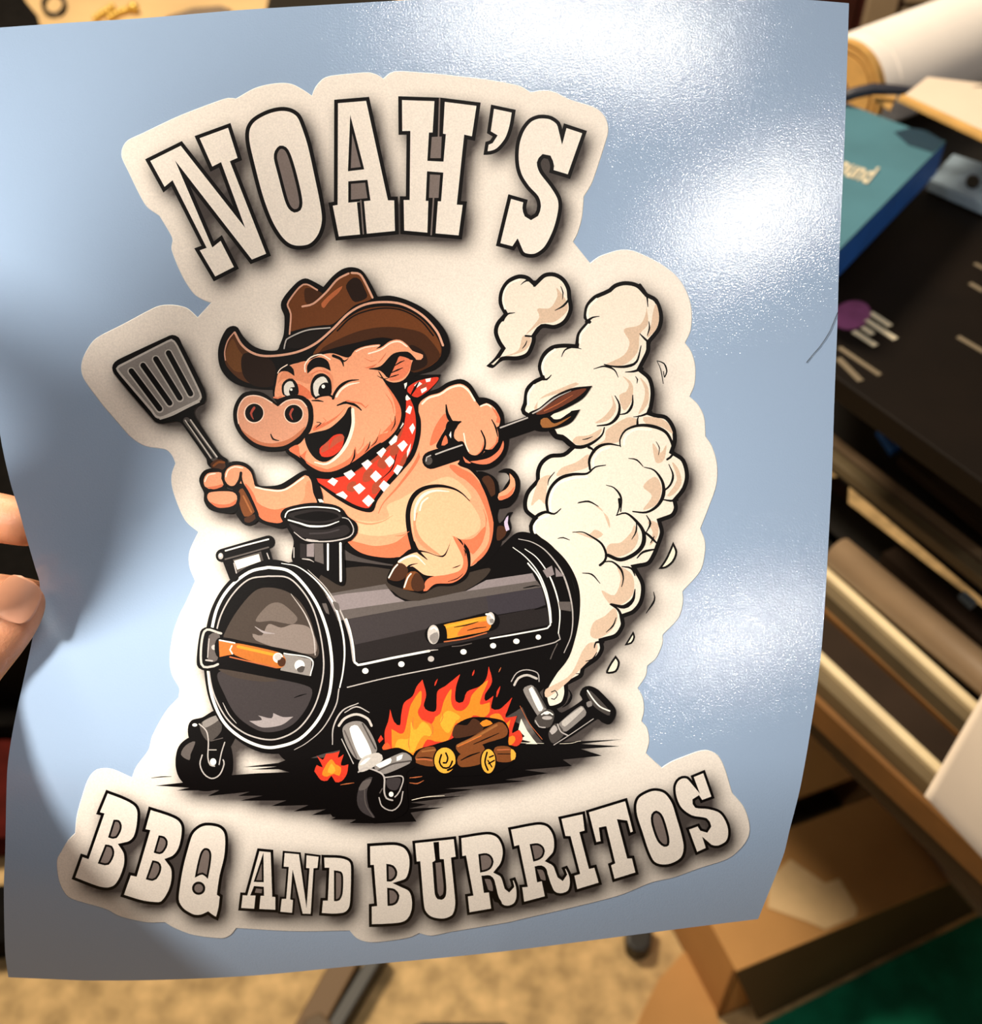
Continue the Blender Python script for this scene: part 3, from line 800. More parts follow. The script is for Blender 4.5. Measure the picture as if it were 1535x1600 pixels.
P skinD: 585,1110 640,1132 720,1122 795,1050 775,1150 715,1225 690,1195 680,1225 655,1180
P skinM: 372,960 360,1040 390,1120 450,1180 520,1235 420,1190 355,1110 345,1000
L K 22 22 3: 345,1190 318,1070 312,960 342,868 405,815 500,797 590,812 650,845 698,892
L skinH 10 20 4: 352,1010 360,930 402,860 472,828 570,832
L skinH 10: 385,950 400,900 435,872
P K: 330,1190 420,1205 530,1230 600,1120 690,1190 700,1310 670,1380 590,1420 490,1425 420,1465 395,1470 280,1440 180,1390 230,1270 280,1225
P skinL: 350,1215 420,1212 530,1242 565,1185 592,1112 645,1160 670,1250 672,1310 640,1355 590,1372 470,1360 410,1350 340,1300 290,1310 270,1285 245,1275 285,1245
P skinD: 592,1112 655,1170 682,1250 682,1315 655,1362 590,1402 480,1410 430,1452 408,1455 420,1395 460,1365 560,1350 640,1320 655,1250
L skinH 14 14 4: 255,1270 295,1245 360,1235 420,1290
L K 16 14 3: 345,1150 370,1200 432,1258
L K 12 8 2: 290,1330 320,1295 372,1280
P woodD: 185,1380c 225,1292 275,1280 312,1322 290,1372 240,1392
L cream 9: 192,1370 222,1315 246,1288
P wood: 280,1442c 308,1345 355,1330 400,1370 415,1440 350,1452
P woodD: 330,1400 360,1340 400,1370 415,1440 350,1452
L cream 9: 288,1430 310,1370 330,1345
L skinD 2 7 2: 640,1130 660,1160 655,1185
L K 2 6 2: 660,1190 670,1210 668,1235
L skinD 2 6 2: 780,940 800,1000 795,1060
L skinD 2 6 2: 230,1110 280,1105 320,1080
L K 2 5 2: 590,1310 620,1300 640,1290
L K 2 5 2: 560,1395 620,1375 655,1345
G pig_tail
P K: 740,715 820,722 870,770 885,840 920,790 945,750 925,718 872,712c 910,690 960,693 1002,740 1012,800 990,875 940,930 872,948 870,1030 905,1012 935,966 967,960c 946,1000 957,1060 930,1115 870,1145 840,1000 800,860
P woodD: 772,752 812,732 848,775 855,850 832,865 800,800
P woodD: 872,1050 925,1060 918,1108 868,1138
P skin: 945,718c 975,752 980,810 950,862 880,887 878,845 920,820 948,780
P skinD: 978,800 950,862 880,887 878,865 930,850
P lilac: 912,1022 938,982 934,1030 945,1070 925,1080
G pig_fork_arm
P K: 365,270 440,210 500,188 560,150 640,130 700,160 755,245c 800,247 860,275 905,340 917,420 942,500 922,600 860,672 770,700 680,682 640,620 480,570 400,560 380,400
P skin: 380,290 440,236 510,215 570,176 640,160 690,190 730,260 760,302c 800,280 850,310 885,370 886,400 870,450 875,500 860,550 830,572 800,575 770,602 720,612 690,592 660,520 620,660 500,640 390,620 385,420
P skinD: 542,345 562,392 525,470 495,520 448,545 460,480 490,410
P K: 560,395 640,398 605,450 602,500 650,540 600,560 490,560 510,500 545,440
P skinD: 545,480 560,530 520,545
P white: 568,480 580,455 580,500
L skinH 12: 400,285 440,248 512,226 570,188 640,172 690,205 728,265
L skinH 10: 765,300 805,288 850,318
P skinD: 830,300 862,330 888,380 885,405 860,400 868,370
L K 5 18 10: 549,288 558,350 590,402 640,398
L K 112: 456,636 650,572
L K 96: 895,468 1100,398
L greyL 9: 485,600 560,572 655,540
L greyL 9: 888,434 980,400 1085,362
C metalD: 440,640 24 26
L greyL 7: 424,645 428,618 455,606
P skin: 605,470 640,402 760,380 830,385 868,440 876,500 860,555 825,572 795,572 772,602 722,612 690,594 655,520 615,510
P skinD: 730,608 768,570 782,520 775,600 722,614 690,596
P skinD: 812,572 855,535 870,480 874,510 856,560
L K 6 12 10: 768,452 792,510 785,570 745,612 690,600 655,530
L K 10 12 6: 792,575 840,575 880,520
L K 4 9 4: 833,382 858,430 872,490
L skinH 8: 660,470 672,540 690,580
P salmon: 700,645 740,640 820,620 880,572 906,515 908,560 880,612 820,657 760,662
P salmon: 655,612 672,630 705,655 670,650
G printed_fork
P K: 1060,350 1130,310 1220,238 1330,188 1462,172c 1405,250 1300,312 1210,352c 1262,340 1387,320c 1330,402 1230,442 1150,458 1090,440
P rustD: 1110,345 1220,268 1330,208 1425,190 1372,242 1250,312 1160,348
L greyL 8 10 2: 1090,345 1140,318 1230,250 1330,203
L rust 6 6 2: 1160,330 1250,285 1340,230
P cream: 1202,362 1225,345 1270,335 1330,330 1300,352 1262,378 1222,380
P wood2: 1140,385 1180,372 1225,408 1330,362 1240,422 1150,432
O 330 400
G pig_bandana
P K: 1190,840 1240,770 1300,745 1437,742c 1400,800 1350,860 1310,900 1295,960 1312,1030 1308,1130 1270,1250 1190,1350 1100,1450 1040,1530 1005,1600 900,1580 760,1500 640,1400 595,1340 700,1360 850,1340 1000,1250 1130,1140 1190,1060 1205,960
P red: 1225,880 1262,930 1280,1020 1275,1130 1240,1240 1160,1340 1075,1440 1020,1520 985,1575 900,1555 780,1485 650,1395 740,1395 880,1360 1000,1290 1120,1195 1190,1110 1215,1010
P redD: 1120,1180 1170,1120 1205,1060 1180,1140 1110,1215 1020,1290 900,1350 1000,1280
P redD: 1060,1260 1100,1250 1090,1330 1040,1310
P redD: 960,1350 1010,1330 1000,1400 950,1410
P redD: 860,1420 905,1410 900,1470 850,1465
P redD: 1130,1190 1175,1180 1165,1240 1120,1245
P redD: 1010,1430 1060,1400 1050,1470 1010,1490
P redD: 1190,1270 1230,1220 1215,1290 1180,1330
Q white: 1100,1150 1140,1108 1166,1130 1160,1160 1125,1186
Q white: 1020,1215 1060,1180 1096,1215 1065,1262
Q white: 935,1292 970,1262 1008,1298 972,1338
Q white: 828,1360 870,1328 904,1365 865,1400
Q white: 728,1410 760,1385 795,1405 770,1438
Q white: 1165,1185 1205,1152 1230,1180 1195,1225
Q white: 1085,1280 1120,1248 1152,1285 1115,1322
Q white: 995,1378 1030,1340 1068,1378 1030,1415
Q white: 888,1445 930,1420 966,1452 925,1490
Q white: 780,1490 825,1470 855,1500 840,1520
Q white: 1238,1075 1262,1045 1276,1075 1258,1115
Q white: 1140,1345 1165,1305 1200,1318 1165,1370
Q white: 1050,1440 1080,1402 1118,1432 1080,1475
Q white: 945,1530 985,1492 1022,1528 985,1568
Q white: 1215,975 1238,935 1258,945 1245,990
Q white: 1205,895 1225,868 1248,895 1225,905
Q white: 1165,1070 1195,1030 1205,1050 1185,1080
Q white: 1225,1260 1245,1215 1250,1170 1225,1220
L K 4 6 2: 1160,1240 1130,1330 1060,1400
P white: 1178,825 1225,790 1215,830 1195,842
P red: 1232,820 1300,780 1422,760 1372,830 1290,885 1250,870 1228,850
Q white: 1270,810 1300,785 1320,800 1285,825
Q white: 1340,770 1375,764 1370,785 1345,790
Q white: 1310,835 1345,820 1350,838 1318,860
Q redD: 1310,810 1350,795 1345,815 1312,832
L K 6 12 4: 1250,870 1285,810 1300,785
G pig_hat
P K: 590,142 540,165 470,240 440,290 440,330 460,380 455,490 430,560 415,590 340,590 260,560 200,500 170,450 140,438 100,455 60,530 45,610 60,700 110,770 180,810 280,830 400,835 640,820 900,800 1200,800 1290,745 1390,715 1460,660 1492,590 1480,500 1420,410 1330,330 1220,275 1120,250 1042,256c 985,150 940,90 880,72 820,85 760,130 703,195c 640,160
P brown: 590,172 560,195 490,280 485,320 500,370 498,475c 600,448 700,434 760,428 830,370 900,310 1005,268 985,200 950,130 900,105 840,112 770,170 700,240 650,210
P brownD: 590,205 640,208 700,242 660,290 600,302 585,260
P brownK: 845,185 890,138 932,150 962,210 975,262 900,290 862,240
P rust: 690,300 760,230 822,190 800,230 740,285 705,328
L brownH 12: 572,318 640,300 720,230 790,150 860,112
L brownH 10: 665,215 600,180 555,197 487,285 482,320 500,365 492,490
L brownH 13: 880,108 930,116 965,170 1010,262
L greyL 8: 458,580 468,535 490,512 600,466 745,450
P band: 480,575 485,530 600,480 735,462 700,510 600,570
P brownD2: 140,490 200,570 280,632 380,655 400,740 370,800 280,805 180,770 100,690 85,620 105,530
P brown2: 135,520 175,590 230,660 210,720 150,720 100,660 92,610
P brownK: 210,610 380,655 405,800 280,815 200,740
L brownH 7: 147,478 107,530 87,600 92,655
P brown: 770,470 860,388 960,335 1080,318 1200,333 1310,392 1400,490 1442,585 1420,650 1330,710 1250,700 1200,600 1060,560 860,620 640,625
P brownD: 700,575 840,503 960,462 1100,445 1230,457 1335,492 1425,600 1428,640 1330,712 1250,722 1200,600 1070,545 960,560 860,610 680,620
P brownK: 1240,560 1330,600 1350,680 1260,720 1230,680
P K: 620,630 760,580 900,545 1050,512 1130,520 1200,560 1000,580 860,640 700,660
L K 7: 790,470 870,392 960,350 1080,328 1200,343 1310,405 1390,500
L brownD 5: 1430,540 1440,600 1400,660 1330,700
L brownH 14: 150,480 190,552 250,602 330,626 450,620 560,595 660,545 760,460 860,362 960,307 1080,290 1200,306 1320,372 1410,470 1450,560
G pig_head
P K: 395,890 400,760 420,690 500,660 600,645 700,605 860,600 960,550 1060,540 1200,780 1215,960 1190,1060 1100,1175 960,1285 820,1362 700,1378 620,1352 540,1282 465,1210 560,1100
P skin: 405,890 410,790 430,722 500,682 600,657 690,620 760,610 860,637 900,592 960,567 1060,556 1010,610 1040,710 1085,790 1150,880 1188,960 1180,1040 1130,1120 1020,1190 900,1280 780,1342 690,1345 620,1310 560,1260 488,1210 560,1170 620,1080 640,960 600,890 500,870
P skinM: 440,740 500,690 600,660 600,740 640,730 620,800 540,780 450,770 420,800
P skinM: 690,700 760,750 760,840 740,760
P skinD: 540,800 600,830 640,880 600,895 550,870
P skinD: 1085,795 1150,880 1188,960 1180,1040 1130,1120 1060,1170 1110,1090 1070,1110 1150,1010 1140,900
P skinD: 1130,1115 1020,1190 900,1280 780,1342 700,1345 790,1310 870,1260 905,1190 915,1240 985,1170 990,1195 1060,1115
P skinD: 490,1212 545,1180 560,1245 600,1215 590,1270 650,1310 760,1345 690,1347 620,1312 560,1262
P skinD: 650,1060 700,1050 800,990 870,905 840,905 860,920 790,1010 720,1060 640,1095
L K 6 14 8: 1080,775 1130,800 1190,790 1220,760
P skin: 880,640 960,600 1060,575 1120,534 1180,526 1230,560 1260,595 1325,620 1312,650 1262,655 1240,730 1200,778 1140,792 1085,770 1040,715 950,700
P skinD: 1000,690 1060,660 1100,600 1060,650 1010,700 960,700
P K: 985,707 1060,690 1140,612 1230,600 1262,625 1285,655 1240,650 1180,645 1150,700 1112,765 1060,720
P salmon: 1180,628 1250,655 1238,720 1195,768 1115,778 1145,700 1165,655
L K 3 8 3: 1145,690 1185,665 1210,655
L K 3 8 3: 1120,735 1165,715 1200,700
L K 3 7 3: 1115,760 1150,750 1175,742
L skinH 9: 985,612 1060,588 1125,545 1180,538 1225,568
L skinH 6: 905,600 960,575 1050,562
P K: 403,752c 425,694 480,680 516,708 523,752c 480,724 440,724
P K: 604,738c 602,688 638,644 690,636 733,662 750,720c 700,698 650,700
L K 14 14 4: 765,625 815,648 830,692
L K 12 8 2: 800,640 835,660 860,640
L skinH 8: 590,725 588,682 625,635 690,618 745,648
L skinH 6: 418,735 435,708 480,680
L salmon 8: 630,740 680,718 740,735
P K: 452,870 444,810 470,775 510,768 542,805 547,865 500,880
P eyew: 462,866 458,815 480,788 510,787 527,830 532,866 492,876
P K: 488,850 500,822 525,820 540,850 528,872 495,870
C white: 503,836 8 8
P K: 640,885 624,850 625,800 650,750 700,735 745,768 756,830 748,872 690,895
P eyew: 655,880 641,845 642,800 667,767 705,755 730,785 735,830 700,880
P K: 672,860 680,815 710,792 742,800 752,840 735,868 700,880
C white: 703,817 11 12
P skin: 660,895 690,878 745,875 745,900 690,905
L K 10: 655,890 685,876 740,870 762,882
L K 4 9 3: 630,905 670,905 705,912
L K 3 14 12: 925,775 860,783 805,818 772,865 764,892
L skinH 14 14 4: 785,880 812,838 862,806 930,792
L K 6 16 5: 790,935 850,916 910,938 942,967
L skinD 8 12 3: 850,908 940,925 965,950 985,930
P K: 875,940 886,1010 880,1080 840,1180 790,1240 720,1287 660,1272 610,1212 588,1130 640,1105 740,1078 830,1000 858,950
P red: 692,1252 680,1205 725,1165 770,1122 822,1115 832,1150 812,1210 755,1252
P salmonD: 700,1190 740,1155 735,1210 770,1140 825,1118 832,1150 800,1165 745,1205 690,1230
L skinH 20 22 8: 887,960 888,1060 852,1170 792,1252 722,1300 650,1290
L K 4 10 2: 555,1250 590,1290 600,1330
L K 3 9 2: 900,1210 895,1260 870,1300
L K 3 7 2: 995,1160 985,1200 960,1230
L skinD 2 7 2: 1090,860 1130,920 1145,990
L skinD 2 7 2: 1120,1010 1130,1060 1105,1110
L K 2 6 2: 1150,1000 1150,1050 1125,1095
L skinD 2 6 2: 1060,1080 1050,1120 1020,1160
L skinD 2 6 2: 960,1130 950,1180 920,1220
L K 2 5 2: 1045,1130 1030,1165 1000,1190
L skinD 2 6 2: 700,1010 720,1030 690,1055
L K 2 6 2: 660,1040 690,1045 655,1075
L skinD 2 5 2: 960,640 1000,660 1040,650
L K 2 6 2: 1040,750 1080,770 1110,765
G pig_snout
P K: 260,845 200,860 155,920 140,990 155,1070 210,1150 290,1205 380,1222 470,1210 560,1160 620,1100 642,1020 632,940 592,885 540,868 480,875 410,922c 350,870 310,850
P skin2: 260,870 210,885 180,930 168,990 180,1060 230,1130 300,1175 380,1190 460,1180 530,1140 590,1080 610,1010 600,940 560,900 510,895 460,910 420,942c 380,915 320,880
P skinD2: 190,1082 240,1122 320,1164 400,1170 500,1138 592,1065 560,1120 470,1182 380,1194 290,1174 225,1128
L skinH2 7: 175,1050 168,990 182,930 215,887 265,873 325,885 385,920
L skinH2 7: 435,935 470,908 520,897 565,905 600,945
C skinH2: 271,983 64 64
C K: 272,982 57 58
L nost 16 14 4: 272,950 252,985 268,1022
C skinH2: 518,987 62 62
C K: 518,987 56 56
L nost 14 14 4: 512,958 496,990 512,1025
L K 5 9 3: 375,1112 390,1145 428,1155
L salmon 10: 395,885 420,890 440,880
O 120 460
G pig_raised_arm
P K: 960,1050 1000,1042 1060,1055 1105,1100 1130,1185 1200,1198 1280,1185 1430,1100 1500,1150 1530,1320 1300,1460 1220,1450 1130,1410 1010,1230 930,1180 915,1120 925,1075
P skin: 945,1090 990,1068 1045,1075 1090,1110 1110,1170 1120,1200 1200,1215 1300,1215 1430,1130 1465,1160 1480,1240 1500,1310 1400,1320 1310,1350 1290,1420 1220,1420 1150,1395 1100,1290 1040,1190 990,1205 945,1185 925,1140
P skinD: 1090,1270 1160,1320 1240,1345 1320,1335 1290,1420 1220,1425 1150,1395
P skinM: 1430,1200 1455,1160 1478,1240 1500,1310 1390,1322 1420,1280 1430,1240
P skinD: 1055,1180 1100,1230 1130,1300 1130,1350 1080,1260
L skinH 10: 1120,1205 1200,1222 1300,1222 1420,1145
L skinH 8: 935,1140 950,1098 990,1078 1040,1085
G printed_spatula
P K: 600,255 640,270 660,310 800,590 812,640 800,680 755,700 735,740 760,790 900,1000 945,1030 950,1060 935,1100 845,1085 820,1060 815,1030 690,850 650,800 600,795 540,808 500,800 470,770 240,500 225,460 240,425 280,400 560,270
P metalL: 595,280 615,292 637,325 772,600 785,645 767,670 560,768 525,778 495,768 468,732 272,502 249,465 262,447 310,422 570,290
P metal: 595,294 609,302 628,332 762,606 773,640 760,658 556,755 525,764 502,757 480,724 284,496 263,466 273,456 315,434 573,302
L metalL 50: 345,482 522,717
L metalL 50: 418,447 585,682
L metalL 50: 498,407 648,650
L metalL 50: 577,370 715,624
L K 34: 345,480 522,715
L K 34: 418,445 585,680
L K 34: 498,405 648,648
L K 34: 577,368 715,622
L metalL 8: 525,780 600,755 700,705 770,672
L metalD 44: 690,790 780,910 862,1020
L metalL 7: 680,785 770,915 845,1025
L K 8: 700,800 785,915 862,1022
L metalL 9: 715,785 800,905 880,1015
P woodD: 838,1062 880,1030 922,1040 934,1078 900,1102 850,1086
L wood 14: 860,1070 890,1048 925,1050
P K: 985,1200 1050,1190 1140,1370 1130,1420 1080,1445 1040,1430 980,1330
P wood: 1012,1240 1040,1212 1115,1358 1100,1375 1052,1388 1018,1300
L woodL 10: 1045,1260 1095,1360
P woodD: 1050,1400 1116,1374 1122,1400 1082,1427 1052,1418
O 120 460
G pig_fist
P K: 870,1085 800,1100 770,1150 780,1200 800,1240 800,1290 830,1340 880,1360 980,1370 1010,1340 1022,1240 935,1205 925,1110
P skin: 870,1112 820,1120 798,1160 805,1200 830,1215 900,1207 922,1190 907,1150 908,1115
L skinH 8: 805,1170 825,1130 870,1120
P skinD: 815,1205 860,1200 918,1185 915,1200 860,1218
P skin: 830,1240 900,1230 980,1235 1005,1260 1000,1300 960,1322 890,1328 840,1302 820,1270
P skinD: 838,1296 890,1312 960,1308 1004,1280 998,1308 960,1328 885,1332
L K 12 16 4: 1030,1115 1022,1160 990,1205 940,1195 918,1150
L K 4 12 10: 1030,1120 1040,1180 1080,1250 1105,1310
O 260 780
G grill_chimney
P K: 715,105 740,60 820,35 920,22 1040,32 1100,58 1135,105 1190,150 1195,210 1155,258 1112,280 1115,530 1000,490 900,425 790,385 798,260 760,185
P g4: 760,100 840,72 930,62 1050,72 1100,105 1060,135 960,150 850,140
P K: 800,110 880,85 960,75 1050,88 1080,110 1000,135 900,135
L white 8: 745,112 762,76 840,55 930,48 1050,58 1085,75
L white 8 13 5: 765,130 830,148 900,168 1000,166 1082,138
P g4: 770,150 850,180 1000,190 1120,160 1150,200 1100,235 960,250 850,235 800,200
L g3 10: 900,215 1000,210 1080,190
L greyL 5 9 5: 800,205 870,255 960,264 1060,258 1150,232 1172,185 1140,125 1100,115
Q metalP: 880,282 925,275 925,360 880,358
Q metalG: 925,275 982,275 986,405 930,385
Q g4: 838,275 876,282 876,370 838,365
L white 12: 1012,280 1012,440
L white 14: 1090,275 1092,510
L greyL 10: 880,252 950,262
L greyL 6: 800,300 800,365
L greyL 5 9 3: 850,372 900,378 925,392
Q cream: 950,0 972,0 990,20 960,20
'''

def parse_art():
    groups = []                    # [name, [ (poly, color) ], silhouette polys]
    ox = oy = 0.0; sc = 4.0
    cur = None
    for ln in ART.strip().splitlines():
        ln = ln.strip()
        if not ln: continue
        k = ln[0]
        if k == 'O':
            f = ln.split()[1:]
            ox, oy = float(f[0]), float(f[1]); sc = float(f[2]) if len(f) > 2 else 4.0
            continue
        if k == 'G':
            cur = [ln.split()[1], [], []]; groups.append(cur); continue
        hd, body = ln.split(':', 1)
        hd = hd.split()
        pts, cor = [], []
        if k == 'C':
            f = body.split()
            c = [float(v) for v in f[0].split(',')]
            rx, ry = float(f[1]) / sc, float(f[2]) / sc
            cx, cy = ox + c[0] / sc, oy + c[1] / sc
            n = 14 if max(rx, ry) < 6 else 26
            poly = np.array([[cx + rx * math.cos(2 * math.pi * i / n), cy + ry * math.sin(2 * math.pi * i / n)] for i in range(n)])
            cur[1].append((poly, INK[hd[1]])); continue
        for t in body.split():
            c = t.endswith('c')
            a, b = t.rstrip('c').split(',')
            pts.append((ox + float(a) / sc, oy + float(b) / sc)); cor.append(c)
        if k == 'L':
            ws = [float(v) / sc for v in hd[2:]]
            if hd[1] == 'K' and max(ws) * sc < 25: ws = [v * 1.35 for v in ws]
            poly = stroke(pts, ws)
            cur[1].append((poly, INK[hd[1]]))
            if len(cur[2]) == 0 or (hd[1] == 'K' and max(ws) > 10): cur[2].append(poly)
            continue
        if k in 'QTI': poly = np.array(pts)
        else: poly = smooth_closed(pts, cor)
        if k in 'PQ':
            cur[1].append((poly, INK[hd[1]]))
            if hd[1] == 'K': cur[2].append(poly)
        elif k in 'TU':
            cur[1].append((poly, INK['K'])); cur[2].append(poly)
            cur[1].append((inset(poly, (1.25 if sc == 4 else 1.08) * float(hd[1]) / sc), PAPER))
        elif k in 'IJ':
            cur[1].append((poly, INK['K']))
            cur[1].append((inset(poly, float(hd[1]) / sc), INK['hole']))
        elif k == 'B':
            cur[1].append((poly, INK['K'])); cur[2].append(poly)
            cur[1].append((inset(poly, float(hd[1]) / sc, 3.0), INK[hd[2]]))
    return groups

def pt_list(s):
    pts, cor = [], []
    for t in s.split():
        c = t.endswith('c'); a, b = t.rstrip('c').split(',')
        pts.append((float(a), float(b))); cor.append(c)
    return smooth_closed(pts, cor)

DECAL = pt_list('369,155c 400,138 432,131 455,132 475,142 488,151c 493,138 505,124 520,119 575,114 590,118 599,124c 610,115 622,112 680,116 760,125 812,135 829,145c 850,142 868,145 890,156 930,169 945,183 950,200 948,215 925,285 912,307c 909,340 902,365 895,378c 922,412c 940,400 980,391 1022,407 1055,430 1072,455 1080,482 1079,515 1070,536c 1080,550 1086,572 1085,600 1077,620c 1090,632 1100,652 1102,682c 1112,697 1120,725 1119,757 1108,790 1094,826c 1101,845 1101,865 1094,892 1066,924c 1067,940 1060,965 1035,992c 1035,1005 1025,1028 1011,1040c 1009,1055 996,1075c 1004,1090 1006,1110 1002,1127c 1011,1138 1014,1158 1009,1177c 1034,1200c 1048,1191 1067,1183 1092,1174 1107,1173 1122,1181 1132,1200 1144,1239 1149,1245 1162,1261 1170,1284 1170,1304 1159,1323 1137,1341 1092,1356 1053,1370 1018,1378 968,1398 894,1417 820,1434 795,1440 705,1455 674,1461 655,1457c 639,1464 600,1470 575,1471 558,1465 547,1453c 459,1454 369,1449c 360,1460 347,1465 303,1460 273,1449 258,1440c 229,1440 189,1431 165,1419 117,1405 104,1397 93,1375 90,1344 97,1330 107,1313 118,1302c 121,1274 128,1248 139,1217 152,1203 174,1202 207,1216c 214,1198 233,1172 239,1150 260,1112 280,1090c 281,1075 270,1055 266,1030 271,992 282,960 292,940 306,908c 297,885 297,862 311,831c 292,815 280,792 270,762 269,742 275,724c 270,712 260,702 227,696 205,682 185,660 157,627 131,590 128,570 135,550 150,530 195,506 245,480 267,477 290,481 301,489 309,497c 331,473c 318,468 303,458 285,430 269,390 270,372 250,337c 228,320 200,265 191,245 192,232 200,220 225,208 280,182 340,159 357,154')
SHEET = pt_list('-28,45c 100,36 228,28 371,16 500,8 640,0 780,-6 1000,-9 1150,-6 1265,0 1327,5c 1325,75 1320,225 1312,400 1309,505 1305,605 1300,755 1297,810 1290,935 1284,1015 1276,1082 1267,1140 1261,1177 1250,1235 1234,1298 1224,1338 1185,1436c 1080,1449 973,1463 765,1489 556,1509 400,1524 253,1531 141,1532 84,1530 13,1527c 8,1487 6,1389 8,1333 11,1210 16,1165 26,1111 37,1062 47,1016 60,950 62,912 55,887 43,846 29,795 17,757 2,690 -10,600 -18,400 -24,200')

def ink_material():
    m = bpy.data.materials.new('printed_ink')
    m.use_nodes = True
    nt = m.node_tree; b = nt.nodes['Principled BSDF']
    at = nt.nodes.new('ShaderNodeAttribute'); at.attribute_name = 'ink'
    geo = nt.nodes.new('ShaderNodeNewGeometry')
    n = nt.nodes.new('ShaderNodeTexNoise'); n.inputs['Scale'].default_value = 1600; n.inputs['Detail'].default_value = 2
    nt.links.new(geo.outputs['Position'], n.inputs['Vector'])
    hs = nt.nodes.new('ShaderNodeHueSaturation')
    mr = nt.nodes.new('ShaderNodeMapRange')
    mr.inputs[1].default_value = 0.3; mr.inputs[2].default_value = 0.7
    mr.inputs[3].default_value = 0.93; mr.inputs[4].default_value = 1.07
    nt.links.new(n.outputs['Fac'], mr.inputs[0])
    nt.links.new(mr.outputs[0], hs.inputs['Value'])
    nt.links.new(at.outputs['Color'], hs.inputs['Color'])
    nt.links.new(hs.outputs[0], b.inputs['Base Color'])
    b.inputs['Roughness'].default_value = 0.42
    b.inputs['Specular IOR Level'].default_value = 0.16
    bp = nt.nodes.new('ShaderNodeBump'); bp.inputs['Strength'].default_value = 0.12; bp.inputs['Distance'].default_value = 0.0003
    nt.links.new(n.outputs['Fac'], bp.inputs['Height'])
    nt.links.new(bp.outputs[0], b.inputs['Normal'])
    return m

def liner_material():
    m = bpy.data.materials.new('glossy_blue_liner')
    m.use_nodes = True
    nt = m.node_tree; b = nt.nodes['Principled BSDF']
    b.inputs['Base Color'].default_value = (*srgb('a2b9d8'), 1)
    b.inputs['Roughness'].default_value = 0.04
    b.inputs['Specular IOR Level'].default_value = 1.0
    geo = nt.nodes.new('ShaderNodeNewGeometry')
    n = nt.nodes.new('ShaderNodeTexNoise'); n.inputs['Scale'].default_value = 1400; n.inputs['Detail'].default_value = 2
    n.inputs['Roughness'].default_value = 0.6
    nt.links.new(geo.outputs['Position'], n.inputs['Vector'])
    bp = nt.nodes.new('ShaderNodeBump'); bp.inputs['Strength'].default_value = 0.5; bp.inputs['Distance'].default_value = 0.00013
    nt.links.new(n.outputs['Fac'], bp.inputs['Height'])
    nt.links.new(bp.outputs[0], b.inputs['Normal'])
    return m

M_INK = ink_material()
M_LINER = liner_material()
M_BACK = mat('liner_back_paper', 'e6e4de', 0.7)

def rim(me_top, P, lift, thick):
    """closed wall and back for a sheet outline: returns verts, faces below the outline"""

